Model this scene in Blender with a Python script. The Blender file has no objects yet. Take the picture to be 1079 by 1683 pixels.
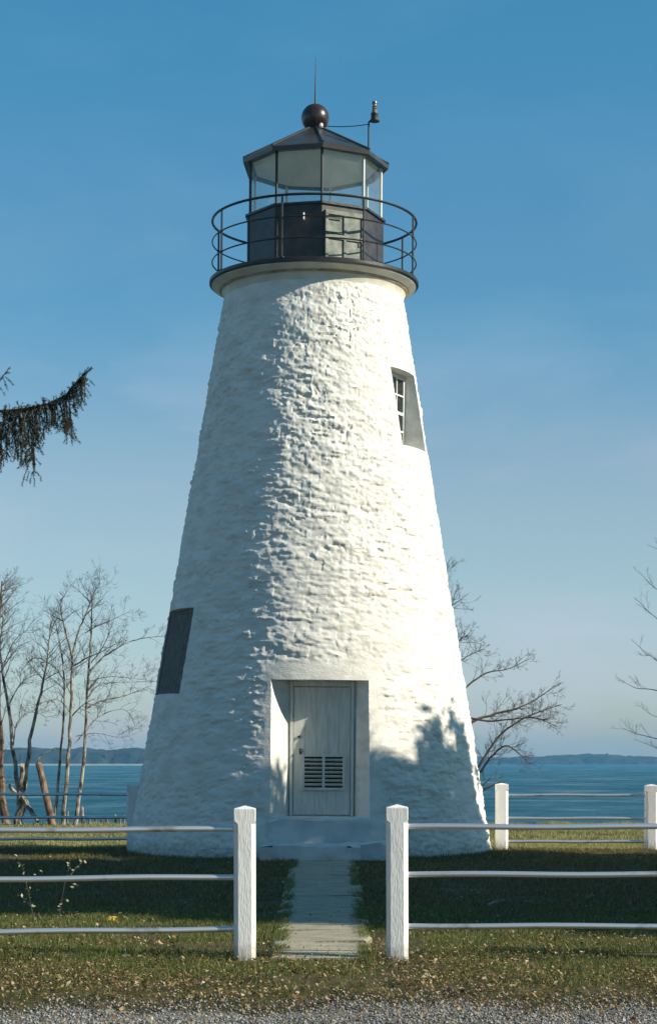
import bpy, bmesh, math, random
import numpy as np
from mathutils import Vector, Matrix
R = math.radians
rng = np.random.default_rng(7)
random.seed(11)
scene = bpy.context.scene
COL = scene.collection

# ------------------------------------------------------------------ camera
F, CX, HY, EYE = 3160.0, 539.5, 1250.0, 1.55
def at(px, py, Y):
    """world point seen at photo pixel (px, py) at distance Y"""
    return Vector(((px - CX) / F * Y, Y, EYE + (HY - py) / F * Y))
cam = bpy.data.cameras.new('camera')
co = bpy.data.objects.new('camera', cam); COL.objects.link(co)
co.location = (0, 0, EYE); co.rotation_euler = (R(90), 0, 0)
cam.sensor_fit = 'VERTICAL'; cam.sensor_height = 36.0
cam.lens = F / 1683 * 36; cam.shift_y = (HY - 841.5) / 1683
cam.clip_start = 0.1; cam.clip_end = 6000
scene.camera = co

# ------------------------------------------------------------------ light
SUN_EL, SUN_A = R(30), R(16)        # elevation; angle of the sun in front of the right-hand side
sd = Vector((math.cos(SUN_A) * math.cos(SUN_EL), -math.sin(SUN_A) * math.cos(SUN_EL), math.sin(SUN_EL)))
sl = bpy.data.lights.new('sun', 'SUN'); sl.energy = 4.9; sl.angle = R(0.5); sl.color = (1, 0.90, 0.71)
so = bpy.data.objects.new('sun', sl); COL.objects.link(so)
so.rotation_euler = (-sd).to_track_quat('-Z', 'Y').to_euler(); so.location = (30, -10, 20)
w = bpy.data.worlds.new('World'); scene.world = w; w.use_nodes = True
nt = w.node_tree; nt.nodes.clear()
wo = nt.nodes.new('ShaderNodeOutputWorld'); bg = nt.nodes.new('ShaderNodeBackground')
sky = nt.nodes.new('ShaderNodeTexSky'); sky.sky_type = 'NISHITA'; sky.sun_disc = False
sky.sun_elevation = SUN_EL; sky.sun_rotation = math.atan2(sd.x, sd.y)
sky.air_density = 1.0; sky.dust_density = 0.6; sky.ozone_density = 2.0; sky.altitude = 0
tint = nt.nodes.new('ShaderNodeMix'); tint.data_type = 'RGBA'; tint.blend_type = 'MULTIPLY'
tint.inputs[0].default_value = 1.0; tint.inputs[7].default_value = (0.80, 1.0, 0.96, 1)
# thin wisps of high cloud
tc = nt.nodes.new('ShaderNodeTexCoord'); mp = nt.nodes.new('ShaderNodeMapping')
mp.inputs['Scale'].default_value = (2.2, 2.2, 7.0)
mp.inputs['Rotation'].default_value = (0, R(14), 0)
nz = nt.nodes.new('ShaderNodeTexNoise'); nz.inputs['Scale'].default_value = 2.4; nz.inputs['Detail'].default_value = 7
nz.inputs['Roughness'].default_value = 0.55; nz.inputs['Distortion'].default_value = 0.4
rp = nt.nodes.new('ShaderNodeValToRGB'); rp.color_ramp.elements[0].position = 0.47; rp.color_ramp.elements[1].position = 0.75
rp.color_ramp.elements[1].color = (0.34, 0.34, 0.34, 1)
cl = nt.nodes.new('ShaderNodeMix'); cl.data_type = 'RGBA'; cl.inputs[7].default_value = (5.0, 5.4, 6.0, 1)
L = nt.links.new
L(sky.outputs[0], tint.inputs[6]); L(tc.outputs['Generated'], mp.inputs[0]); L(mp.outputs[0], nz.inputs[0])
L(nz.outputs[0], rp.inputs[0]); zc = nt.nodes.new('ShaderNodeSeparateXYZ'); L(tc.outputs['Generated'], zc.inputs[0]); zr = nt.nodes.new('ShaderNodeMapRange'); zr.inputs[1].default_value = 0.10; zr.inputs[2].default_value = 0.30; zr.inputs[3].default_value = 1.25; zr.inputs[4].default_value = 0.25
zm_ = nt.nodes.new('ShaderNodeMath'); zm_.operation = 'MULTIPLY'; L(zc.outputs['Z'], zr.inputs[0]); L(rp.outputs[0], zm_.inputs[0]); L(zr.outputs[0], zm_.inputs[1]); L(zm_.outputs[0], cl.inputs[0]); L(tint.outputs[2], cl.inputs[6])
# the blue of the sky by height above the horizon
sx = nt.nodes.new('ShaderNodeSeparateXYZ'); L(tc.outputs['Generated'], sx.inputs[0])
gr = nt.nodes.new('ShaderNodeValToRGB'); gr.color_ramp.interpolation = 'EASE'
stops = [(0.0, (1.22, 1.12, 1.46)), (0.035, (1.27, 1.15, 1.38)), (0.135, (1.38, 1.17, 1.20)), (0.24, (0.76, 1.10, 1.26)), (0.37, (0.58, 1.20, 1.38)), (0.8, (0.50, 1.05, 1.22))]
while len(gr.color_ramp.elements) < len(stops): gr.color_ramp.elements.new(0.5)
for e, (p_, c_) in zip(gr.color_ramp.elements, stops): e.position = p_; e.color = (*[q * 0.5 for q in c_], 1)
t2 = nt.nodes.new('ShaderNodeMix'); t2.data_type = 'RGBA'; t2.blend_type = 'MULTIPLY'; t2.inputs[0].default_value = 1.0
t3 = nt.nodes.new('ShaderNodeVectorMath'); t3.operation = 'SCALE'; t3.inputs['Scale'].default_value = 2.0
L(sx.outputs['Z'], gr.inputs[0]); L(cl.outputs[2], t2.inputs[6]); L(gr.outputs[0], t2.inputs[7]); L(t2.outputs[2], t3.inputs[0])
sy_ = nt.nodes.new('ShaderNodeMapRange'); sy_.inputs[1].default_value = -0.6; sy_.inputs[2].default_value = 0.25; sy_.inputs[3].default_value = 1.5; sy_.inputs[4].default_value = 2.0    # sky dimmed behind the camera to darken the tower's shaded side
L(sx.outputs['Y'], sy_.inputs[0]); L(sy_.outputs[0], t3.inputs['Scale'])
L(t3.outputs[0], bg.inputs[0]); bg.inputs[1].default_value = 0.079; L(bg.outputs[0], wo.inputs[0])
scene.view_settings.view_transform = 'Standard'; scene.view_settings.look = 'None'
scene.view_settings.exposure = 0.35; scene.view_settings.gamma = 1.0
scene.cycles.volume_bounces = 1; scene.cycles.max_bounces = 10; scene.cycles.transparent_max_bounces = 24

# ------------------------------------------------------------------ materials
def mat(name, c1, c2=None, rough=0.7, scale=6.0, metal=0.0, bump=0.0, bscale=None, spec=0.4, stretch=None, detail=6, lo=0.35, hi=0.65, obj=False):
    m = bpy.data.materials.new(name); m.use_nodes = True; n = m.node_tree; b = n.nodes['Principled BSDF']
    b.inputs['Roughness'].default_value = rough; b.inputs['Metallic'].default_value = metal
    b.inputs['Specular IOR Level'].default_value = spec
    t = n.nodes.new('ShaderNodeTexCoord'); mpn = n.nodes.new('ShaderNodeMapping')
    n.links.new(t.outputs['Object'], mpn.inputs[0])
    if stretch: mpn.inputs['Scale'].default_value = stretch
    if c2 is not None:
        x = n.nodes.new('ShaderNodeTexNoise'); x.inputs['Scale'].default_value = scale; x.inputs['Detail'].default_value = detail
        r = n.nodes.new('ShaderNodeValToRGB')
        r.color_ramp.elements[0].position = lo; r.color_ramp.elements[1].position = hi
        r.color_ramp.elements[0].color = (*c1, 1); r.color_ramp.elements[1].color = (*c2, 1)
        n.links.new(mpn.outputs[0], x.inputs[0]); n.links.new(x.outputs[0], r.inputs[0]); n.links.new(r.outputs[0], b.inputs['Base Color'])
    else:
        b.inputs['Base Color'].default_value = (*c1, 1)
    if bump:
        x2 = n.nodes.new('ShaderNodeTexNoise'); x2.inputs['Scale'].default_value = bscale or scale * 3; x2.inputs['Detail'].default_value = 6
        bp = n.nodes.new('ShaderNodeBump'); bp.inputs['Strength'].default_value = bump; bp.inputs['Distance'].default_value = 0.02
        n.links.new(mpn.outputs[0], x2.inputs[0]); n.links.new(x2.outputs[0], bp.inputs['Height']); n.links.new(bp.outputs[0], b.inputs['Normal'])
    return m
def grime(m, z0, z1, col):
    """mud splashed up from the ground"""
    n = m.node_tree; b = n.nodes['Principled BSDF']; src = b.inputs['Base Color'].links[0].from_socket
    t = n.nodes.new('ShaderNodeTexCoord'); x = n.nodes.new('ShaderNodeSeparateXYZ'); nz_ = n.nodes.new('ShaderNodeTexNoise'); nz_.inputs['Scale'].default_value = 14; nz_.inputs['Detail'].default_value = 7
    a = n.nodes.new('ShaderNodeMath'); a.operation = 'MULTIPLY_ADD'; a.inputs[1].default_value = (z1 - z0) * 1.6; r = n.nodes.new('ShaderNodeMapRange'); r.inputs[1].default_value = z0 + (z1 - z0) * .8; r.inputs[2].default_value = z1 + (z1 - z0) * .8
    r.inputs[3].default_value = 0.75; r.inputs[4].default_value = 0
    mx = n.nodes.new('ShaderNodeMix'); mx.data_type = 'RGBA'; mx.inputs[7].default_value = (*col, 1)
    n.links.new(t.outputs['Object'], x.inputs[0]); n.links.new(t.outputs['Object'], nz_.inputs[0]); n.links.new(nz_.outputs[0], a.inputs[0]); n.links.new(x.outputs['Z'], a.inputs[2]); n.links.new(a.outputs[0], r.inputs[0])
    n.links.new(r.outputs[0], mx.inputs[0]); n.links.new(src, mx.inputs[6]); n.links.new(mx.outputs[2], b.inputs['Base Color'])
def leafmat(name, cols, rough=0.6, trans=0.0, scale=3.0, spec=0.25):
    """colour differs from leaf to leaf (random per island)"""
    m = bpy.data.materials.new(name); m.use_nodes = True; n = m.node_tree; b = n.nodes['Principled BSDF']
    b.inputs['Roughness'].default_value = rough; b.inputs['Specular IOR Level'].default_value = spec
    g = n.nodes.new('ShaderNodeNewGeometry'); r = n.nodes.new('ShaderNodeValToRGB')
    while len(r.color_ramp.elements) < len(cols): r.color_ramp.elements.new(0.5)
    for i, c in enumerate(cols):
        r.color_ramp.elements[i].position = i / (len(cols) - 1); r.color_ramp.elements[i].color = (*c, 1)
    n.links.new(g.outputs['Random Per Island'], r.inputs[0]); n.links.new(r.outputs[0], b.inputs['Base Color'])
    if trans:
        tr = n.nodes.new('ShaderNodeBsdfTranslucent'); mx = n.nodes.new('ShaderNodeMixShader'); mx.inputs[0].default_value = trans
        n.links.new(r.outputs[0], tr.inputs[0]); n.links.new(b.outputs[0], mx.inputs[1]); n.links.new(tr.outputs[0], mx.inputs[2])
        n.links.new(mx.outputs[0], n.nodes['Material Output'].inputs[0])
    return m
M = {}
M['whitewash'] = mat('whitewash', (0.67, 0.665, 0.62), (0.84, 0.835, 0.80), 0.85, 2.6, bump=0.35, bscale=26, spec=0.2, stretch=(1, 1, 2.2), lo=0.3, hi=0.6)
grime(M['whitewash'], -0.05, 0.30, (0.22, 0.23, 0.17))
M['stained_plaster'] = mat('stained_plaster', (0.30, 0.24, 0.15), (0.46, 0.42, 0.33), 0.9, 5, bump=0.4, spec=0.2, stretch=(1, 1, 3), lo=0.4, hi=0.7)
M['cornice_plaster'] = mat('cornice_plaster', (0.62, 0.60, 0.52), (0.76, 0.74, 0.66), 0.9, 3, bump=0.4, spec=0.2, lo=0.4, hi=0.62)
M['door_paint'] = mat('door_paint', (0.58, 0.60, 0.55), (0.72, 0.735, 0.69), 0.6, 4, bump=0.1, stretch=(6, 6, 0.8))
M['frame_paint'] = mat('frame_paint', (0.70, 0.70, 0.67), (0.78, 0.78, 0.74), 0.6, 4, bump=0.15)
M['black_iron'] = mat('black_iron', (0.012, 0.011, 0.011), (0.035, 0.028, 0.025), 0.38, 4, bump=0.15, spec=0.5)
M['dark_panel'] = mat('dark_panel', (0.028, 0.022, 0.020), (0.065, 0.052, 0.048), 0.42, 5, bump=0.12, bscale=9, spec=0.5)
M['roof_metal'] = mat('roof_metal', (0.025, 0.026, 0.025), (0.05, 0.05, 0.046), 0.33, 3, bump=0.12, bscale=6, spec=0.6)
M['hatch_paint'] = mat('hatch_paint', (0.13, 0.155, 0.14), (0.30, 0.32, 0.285), 0.6, 7, bump=0.3)
M['ceiling_paint'] = mat('ceiling_paint', (0.58, 0.67, 0.67), (0.66, 0.74, 0.74), 0.7, 2)
M['ball_metal'] = mat('ball_metal', (0.02, 0.010, 0.009), (0.05, 0.03, 0.025), 0.30, 5, bump=0.1, spec=0.6)
M['dark_void'] = mat('dark_void', (0.016, 0.014, 0.012), (0.04, 0.034, 0.03), 0.8, 5)
M['shutter_board'] = mat('shutter_board', (0.07, 0.066, 0.058), (0.19, 0.18, 0.16), 0.85, 7, bump=0.4, stretch=(5, 5, 0.7))
M['lamp_metal'] = mat('lamp_metal', (0.02, 0.018, 0.016), (0.05, 0.04, 0.035), 0.5, 8)
M['lens_red'] = mat('lens_red', (0.16, 0.10, 0.09), (0.25, 0.2, 0.18), 0.2, 8)
M['post_paint'] = mat('post_paint', (0.76, 0.75, 0.76), (0.86, 0.85, 0.85), 0.75, 5, bump=0.25, bscale=30, stretch=(3, 3, 0.6), lo=0.25, hi=0.55)
grime(M['post_paint'], 0.0, 0.16, (0.20, 0.17, 0.12))
M['galvanised'] = mat('galvanised', (0.42, 0.36, 0.32), (0.86, 0.86, 0.88), 0.36, 5, metal=0.85, lo=0.26, hi=0.42)
M['concrete'] = mat('concrete', (0.30, 0.275, 0.205), (0.44, 0.41, 0.31), 0.92, 4, bump=0.7, bscale=30, lo=0.36, hi=0.62, stretch=(1, 2.6, 1), detail=9)
M['step_paint'] = mat('step_paint', (0.56, 0.57, 0.57), (0.72, 0.73, 0.72), 0.85, 4, bump=0.5, bscale=18)
M['soil'] = mat('soil', (0.05, 0.052, 0.02), (0.11, 0.095, 0.045), 0.95, 2.5, bump=0.8, bscale=14, spec=0.1)
M['gravel'] = mat('gravel', (0.10, 0.10, 0.095), (0.26, 0.26, 0.25), 0.95, 55, bump=1.0, bscale=60, spec=0.2)
M['sand'] = mat('sand', (0.55, 0.52, 0.44), (0.68, 0.64, 0.55), 0.95, 0.2)
M['bark_grey'] = mat('bark_grey', (0.07, 0.055, 0.042), (0.42, 0.38, 0.32), 0.9, 9, bump=0.6, bscale=22, spec=0.15, stretch=(1, 1, 0.5), lo=0.38, hi=0.62)
M['bark_brown'] = mat('bark_brown', (0.09, 0.06, 0.045), (0.30, 0.21, 0.15), 0.9, 9, bump=0.6, bscale=22, spec=0.15, stretch=(1, 1, 0.5), lo=0.35, hi=0.65)
M['twig'] = mat('twig', (0.07, 0.055, 0.045), (0.15, 0.12, 0.095), 0.9, 5, spec=0.15)
M['spruce_bark'] = mat('spruce_bark', (0.05, 0.036, 0.028), (0.11, 0.08, 0.06), 0.9, 12, bump=0.6, spec=0.1)
M['driftwood'] = mat('driftwood', (0.10, 0.075, 0.055), (0.40, 0.34, 0.27), 0.9, 7, bump=0.4)
M['cut_wood'] = mat('cut_wood', (0.40, 0.32, 0.22), (0.55, 0.46, 0.34), 0.9, 9)
M['needles'] = leafmat('needles', [(0.018, 0.022, 0.010), (0.036, 0.040, 0.016), (0.05, 0.036, 0.018)], 0.6)
M['evergreen'] = leafmat('evergreen', [(0.02, 0.04, 0.014), (0.045, 0.075, 0.022), (0.06, 0.085, 0.03)], 0.6)
M['grass'] = leafmat('grass', [(0.055, 0.085, 0.015), (0.105, 0.150, 0.030), (0.18, 0.20, 0.055), (0.29, 0.25, 0.11)], 0.6, 0.25)
M['brown_grass'] = leafmat('brown_grass', [(0.075, 0.066, 0.018), (0.13, 0.115, 0.034), (0.20, 0.16, 0.06), (0.30, 0.22, 0.11)], 0.6, 0.25)
M['dry_grass'] = leafmat('dry_grass', [(0.16, 0.18, 0.045), (0.31, 0.31, 0.09), (0.46, 0.41, 0.18), (0.56, 0.49, 0.27)], 0.6, 0.3)
M['litter'] = leafmat('litter', [(0.05, 0.030, 0.016), (0.11, 0.062, 0.030), (0.17, 0.10, 0.045), (0.25, 0.15, 0.07), (0.34, 0.23, 0.11), (0.46, 0.34, 0.18), (0.66, 0.57, 0.44)], 0.7, 0.15)
M['stones'] = leafmat('stones', [(0.07, 0.075, 0.075), (0.17, 0.175, 0.175), (0.30, 0.30, 0.29), (0.42, 0.41, 0.39)], 0.9)
M['pale_leaf'] = leafmat('pale_leaf', [(0.20, 0.28, 0.10), (0.42, 0.45, 0.28), (0.55, 0.50, 0.38)], 0.5, 0.3)
M['yellow_leaf'] = mat('yellow_leaf', (0.62, 0.36, 0.05), (0.74, 0.50, 0.12), 0.6, 20)
M['far_forest'] = mat('far_forest', (0.020, 0.028, 0.017), (0.07, 0.062, 0.04), 0.95, 0.12, spec=0.05, detail=10)
# thin window glass
def glassmat():
    m = bpy.data.materials.new('lantern_glass'); m.use_nodes = True; n = m.node_tree; n.nodes.remove(n.nodes['Principled BSDF'])
    lwt = n.nodes.new('ShaderNodeLayerWeight'); pw = n.nodes.new('ShaderNodeMath'); pw.operation = 'POWER'; pw.inputs[1].default_value = 4.0
    fr = n.nodes.new('ShaderNodeMath'); fr.operation = 'MULTIPLY_ADD'; fr.inputs[1].default_value = 0.6; fr.inputs[2].default_value = 0.06
    n.links.new(lwt.outputs['Facing'], pw.inputs[0]); n.links.new(pw.outputs[0], fr.inputs[0])
    tr = n.nodes.new('ShaderNodeBsdfTransparent'); tr.inputs[0].default_value = (0.90, 0.93, 0.92, 1)
    gl = n.nodes.new('ShaderNodeBsdfGlossy'); gl.inputs['Roughness'].default_value = 0.03
    mx = n.nodes.new('ShaderNodeMixShader')
    n.links.new(fr.outputs[0], mx.inputs[0]); n.links.new(tr.outputs[0], mx.inputs[1]); n.links.new(gl.outputs[0], mx.inputs[2])
    df = n.nodes.new('ShaderNodeBsdfDiffuse'); df.inputs[0].default_value = (0.62, 0.68, 0.66, 1); dt = n.nodes.new('ShaderNodeBsdfTranslucent'); dt.inputs[0].default_value = (0.62, 0.68, 0.66, 1)
    ad = n.nodes.new('ShaderNodeMixShader'); ad.inputs[0].default_value = 0.5; n.links.new(df.outputs[0], ad.inputs[1]); n.links.new(dt.outputs[0], ad.inputs[2])
    t = n.nodes.new('ShaderNodeTexCoord'); nzz = n.nodes.new('ShaderNodeTexNoise'); nzz.inputs['Scale'].default_value = 3.0; nzz.inputs['Detail'].default_value = 6
    mr = n.nodes.new('ShaderNodeMapRange'); mr.inputs[1].default_value = 0.3; mr.inputs[2].default_value = 0.7; mr.inputs[3].default_value = 0.05; mr.inputs[4].default_value = 0.18
    n.links.new(t.outputs['Object'], nzz.inputs[0]); n.links.new(nzz.outputs[0], mr.inputs[0])
    m2 = n.nodes.new('ShaderNodeMixShader'); n.links.new(mr.outputs[0], m2.inputs[0]); n.links.new(mx.outputs[0], m2.inputs[1]); n.links.new(ad.outputs[0], m2.inputs[2])
    n.links.new(m2.outputs[0], n.nodes['Material Output'].inputs[0]); return m
M['glass'] = glassmat()
M['window_glass'] = mat('window_glass', (0.02, 0.025, 0.03), None, 0.06, spec=0.6)
def watermat():
    m = bpy.data.materials.new('bay_water'); m.use_nodes = True; n = m.node_tree; b = n.nodes['Principled BSDF']
    b.inputs['Base Color'].default_value = (0.012, 0.10, 0.15, 1); b.inputs['Specular IOR Level'].default_value = 0.4; b.inputs['IOR'].default_value = 1.333
    t = n.nodes.new('ShaderNodeTexCoord'); mpn = n.nodes.new('ShaderNodeMapping'); mpn.inputs['Scale'].default_value = (0.35, 0.9, 1)
    a = n.nodes.new('ShaderNodeTexNoise'); a.inputs['Scale'].default_value = 1.1; a.inputs['Detail'].default_value = 8; a.inputs['Roughness'].default_value = 0.62
    bp = n.nodes.new('ShaderNodeBump'); bp.inputs['Strength'].default_value = 1.0; bp.inputs['Distance'].default_value = 0.9
    mq = n.nodes.new('ShaderNodeMapping'); mq.inputs['Scale'].default_value = (0.05, 0.035, 1); c = n.nodes.new('ShaderNodeTexNoise'); c.inputs['Scale'].default_value = 1.6; c.inputs['Detail'].default_value = 9; c.inputs['Roughness'].default_value = 0.75
    mr = n.nodes.new('ShaderNodeMapRange'); mr.inputs[1].default_value = 0.38; mr.inputs[2].default_value = 0.62; mr.inputs[3].default_value = 0.16; mr.inputs[4].default_value = 0.60
    n.links.new(t.outputs['Object'], mq.inputs[0]); n.links.new(mq.outputs[0], c.inputs[0]); n.links.new(c.outputs[0], mr.inputs[0]); n.links.new(mr.outputs[0], b.inputs['Roughness'])
    n.links.new(t.outputs['Object'], mpn.inputs[0]); n.links.new(mpn.outputs[0], a.inputs[0]); n.links.new(a.outputs[0], bp.inputs['Height']); n.links.new(bp.outputs[0], b.inputs['Normal'])
    return m
M['water'] = watermat()

# ------------------------------------------------------------------ object helpers
def link(name, me, m=None, parent=None, smooth=False, sharp=None):
    o = bpy.data.objects.new(name, me); COL.objects.link(o)
    if m is not None:
        for k in (m if isinstance(m, (list, tuple)) else [m]): me.materials.append(M[k])
    if parent is not None: o.parent = parent
    if smooth:
        me.polygons.foreach_set('use_smooth', np.ones(len(me.polygons), dtype=bool))
        if sharp is not None: me.set_sharp_from_angle(angle=R(sharp))
    return o
def thing(name, label, cat, loc=(0, 0, 0), group=None, rz=0):
    o = bpy.data.objects.new(name, None); COL.objects.link(o); o.location = loc; o.rotation_euler = (0, 0, rz)
    o.empty_display_size = 0.2
    return tag(o, label, cat, group)
def tag(o, label, cat, group=None):
    o['label'] = label; o['category'] = cat
    if group: o['group'] = group
    return o
def struct(o): o['kind'] = 'structure'; return o
def stuff(o, label, cat): o['kind'] = 'stuff'; o['label'] = label; o['category'] = cat; return o
def raw(name, verts, faces):
    """fast mesh; verts (n,3), faces (m,k) with constant k"""
    verts = np.asarray(verts, np.float32); faces = np.asarray(faces, np.int32); k = faces.shape[1]
    me = bpy.data.meshes.new(name); me.vertices.add(len(verts)); me.vertices.foreach_set('co', verts.ravel())
    me.loops.add(faces.size); me.loops.foreach_set('vertex_index', faces.ravel())
    me.polygons.add(len(faces)); me.polygons.foreach_set('loop_start', np.arange(0, faces.size, k, dtype=np.int32))
    me.update(calc_edges=True); me.validate(); return me
class MB:
    """collects simple solids into one mesh"""
    def __init__(s): s.v = []; s.f = []
    def add(s, vs, fs):
        b = len(s.v); s.v += [tuple(v) for v in vs]; s.f += [tuple(i + b for i in f) for f in fs]; return s
    def box(s, x0, x1, y0, y1, z0, z1, mtx=None):
        vs = [Vector((x, y, z)) for z in (z0, z1) for (x, y) in ((x0, y0), (x1, y0), (x1, y1), (x0, y1))]
        if mtx: vs = [mtx @ v for v in vs]
        return s.add(vs, [(3, 2, 1, 0), (4, 5, 6, 7), (0, 1, 5, 4), (1, 2, 6, 5), (2, 3, 7, 6), (3, 0, 4, 7)])
    def lathe(s, prof, n=32, c=(0, 0), a0=0.0, closed=True, flat=None):
        """profile [(r,z)...] around the vertical at c"""
        vs = []
        for (r, z) in prof:
            for i in range(n):
                a = a0 + 2 * math.pi * i / n; vs.append((c[0] + r * math.sin(a), c[1] - r * math.cos(a), z))
        fs = []
        for j in range(len(prof) - 1):
            for i in range(n):
                k = (i + 1) % n; fs.append((j * n + i, j * n + k, (j + 1) * n + k, (j + 1) * n + i))
        if closed:
            fs.append(tuple(range(n - 1, -1, -1))); fs.append(tuple((len(prof) - 1) * n + i for i in range(n)))
        return s.add(vs, fs)
    def tube(s, pts, rad, n=8, loop=False):
        pts = [Vector(p) for p in pts]
        if not hasattr(rad, '__len__'): rad = [rad] * len(pts)
        m = len(pts); vs = []; ref = None
        for i, p in enumerate(pts):
            t = (pts[(i + 1) % m] - pts[i - 1]) if loop else (pts[min(i + 1, m - 1)] - pts[max(i - 1, 0)])
            t = t.normalized() if t.length > 1e-9 else Vector((0, 0, 1))
            if ref is None: ref = t.orthogonal().normalized()
            u = (ref - t * ref.dot(t)); u = u.normalized() if u.length > 1e-6 else t.orthogonal().normalized(); ref = u; v = t.cross(u)
            for k in range(n):
                a = 2 * math.pi * k / n; vs.append(p + (u * math.cos(a) + v * math.sin(a)) * rad[i])
        fs = []
        for i in range(m if loop else m - 1):
            j = (i + 1) % m
            for k in range(n):
                q = (k + 1) % n; fs.append((i * n + k, i * n + q, j * n + q, j * n + k))
        if not loop:
            fs.append(tuple(range(n - 1, -1, -1))); fs.append(tuple((m - 1) * n + k for k in range(n)))
        return s.add(vs, fs)
    def build(s, name, m, parent=None, smooth=False, sharp=40, bevel=0.0):
        me = bpy.data.meshes.new(name); me.from_pydata(s.v, [], s.f); me.update()
        if bevel:
            bm = bmesh.new(); bm.from_mesh(me)
            es = [e for e in bm.edges if len(e.link_faces) == 2 and e.calc_face_angle(0) > R(30)]
            bmesh.ops.bevel(bm, geom=es, offset=bevel, segments=2, affect='EDGES', profile=0.6)
            bm.to_mesh(me); bm.free()
        return link(name, me, m, parent, smooth, sharp if smooth else None)

def lattice(nx, nz, seed):
    return np.random.default_rng(seed).random((nz, nx))
def vnoise(u, v, g, per=True):
    """smooth value noise, u,v in lattice units; periodic in u"""
    nz, nx = g.shape; iu = np.floor(u).astype(int); iv = np.floor(v).astype(int); fu = u - iu; fv = v - iv
    fu = fu * fu * (3 - 2 * fu); fv = fv * fv * (3 - 2 * fv)
    a = g[iv % nz, iu % nx]; b = g[iv % nz, (iu + 1) % nx]; c = g[(iv + 1) % nz, iu % nx]; d = g[(iv + 1) % nz, (iu + 1) % nx]
    return (a * (1 - fu) + b * fu) * (1 - fv) + (c * (1 - fu) + d * fu) * fv

# ------------------------------------------------------------------ ground, water, far shore
gA, gB = lattice(64, 64, 1), lattice(128, 128, 2)
def ground_z(x, y):
    x = np.asarray(x, float); y = np.asarray(y, float)
    z = 0.05 * (vnoise(x / 2.3 + 20, y / 2.3 + 20, gA) - 0.5) + 0.025 * (vnoise(x / 0.5 + 50, y / 0.5 + 50, gB) - 0.5)
    dip = -0.13 * np.clip((y - 33.5) / 2.5, 0, 1) * np.clip((46.5 - y) / 6.0, 0, 1)
    bank = -2.3 * np.clip((y - 46.8) / 3.0, 0, 1) ** 1.5
    k = np.clip((12.9 + 0.25 * np.sin(x * 0.9 + 0.5) - y) / 0.8, 0, 1)
    return z * np.clip((60 - y) / 5, 0, 1) + dip + bank - 0.06 * k
ys = np.concatenate([np.arange(-60, 8, 2.0), np.arange(8, 20, 0.2), np.arange(20, 52, 0.4), [54, 60, 80, 120, 200, 400, 800, 1200, 1640]])
xs = np.concatenate([[-990, -500, -200, -100, -60], np.arange(-40, -10, 2), np.arange(-10, 10.01, 0.25), np.arange(12, 41, 2), [60, 100, 200, 500, 990]])
def grid(xs, ys, zf, wiggle=None):
    X, Y = np.meshgrid(xs, ys); Z = zf(X, Y); nx = len(xs)
    i = np.arange(len(ys) - 1)[:, None] * nx + np.arange(nx - 1)[None, :]
    f = np.stack([i, i + 1, i + 1 + nx, i + nx], -1).reshape(-1, 4)
    return np.stack([X, Y, Z], -1).reshape(-1, 3), f
v, f = grid(xs, ys, ground_z)
struct(link('ground', raw('ground', v, f), 'soil', smooth=True))
v, f = grid(np.linspace(-985, 985, 40), np.concatenate([np.linspace(46, 100, 10), np.linspace(120, 1635, 30)]), lambda X, Y: 0 * X - 1.2)
struct(link('water', raw('water', v, f), 'water'))
# gravel road along the bottom of the view
def road_edge(x): return 12.55 + 0.25 * np.sin(x * 0.9 + 0.5) + 0.13 * np.sin(x * 3.1) + 0.09 * np.sin(x * 7.3 + 1.0) + 0.04 * np.sin(x * 17.0)
xr = np.concatenate([np.arange(-40, -8, 2), np.arange(-8, 8.01, 0.1), np.arange(10, 41, 2)])
tr = np.linspace(0, 1, 30)
X, T = np.meshgrid(xr, tr); Y = 5.0 + (road_edge(X) - 5.0) * T
Z = ground_z(X, Y) + 0.012 - 0.05 * np.clip((T - 0.97) / 0.03, 0, 1)
i = np.arange(len(tr) - 1)[:, None] * len(xr) + np.arange(len(xr) - 1)[None, :]
f = np.stack([i, i + 1, i + 1 + len(xr), i + len(xr)], -1).reshape(-1, 4)
struct(link('gravel_road', raw('gravel_road', np.stack([X, Y, Z], -1).reshape(-1, 3), f), 'gravel', smooth=True))

def ridge(name, x0, x1, Y, topf, m, depth=60, step=3.0, seed=3):
    xs = np.arange(x0, x1, step); r = np.random.default_rng(seed)
    top = topf(xs)
    rows = []
    prof = [(0.0, 0.0), (0.35, 0.02), (0.75, 0.10), (1.0, 0.45), (0.9, 1.0)]
    for (h, d) in prof:
        rows.append(np.stack([xs + r.normal(0, 0.8, len(xs)) * (h > 0), Y + d * depth + r.normal(0, 2.0, len(xs)) * (h > 0),
                              -1.6 + (top + 1.6) * h * (1 + r.normal(0, 0.035, len(xs)) * (h > 0))], -1))
    v = np.concatenate(rows); n = len(xs)
    i = np.arange(len(prof) - 1)[:, None] * n + np.arange(n - 1)[None, :]
    f = np.stack([i, i + 1, i + 1 + n, i + n], -1).reshape(-1, 4)
    return struct(link(name, raw(name, v, f), m))
g1 = lattice(256, 4, 5)
def nz1(x, s, k): return vnoise(x / s + 100 + k, np.zeros_like(x) + k, g1)
ridge('hills', -900, 60, 1060, lambda x: 6.2 + 2.4 * nz1(x, 60, 0) + 1.6 * nz1(x, 14, 1) + 0.8 * nz1(x, 4, 2), 'far_forest', seed=3)
ridge('hills', 20, 980, 1420, lambda x: 3.0 + 1.7 * nz1(x, 70, 1) + 0.9 * nz1(x, 16, 2) + 2.2 * np.exp(-((x - 200) / 40) ** 2), 'far_forest', seed=4)
ridge('far_distant_hills', -980, 980, 1540, lambda x: 3.0 + 2.0 * nz1(x, 90, 2), 'far_forest', seed=5)
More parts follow.
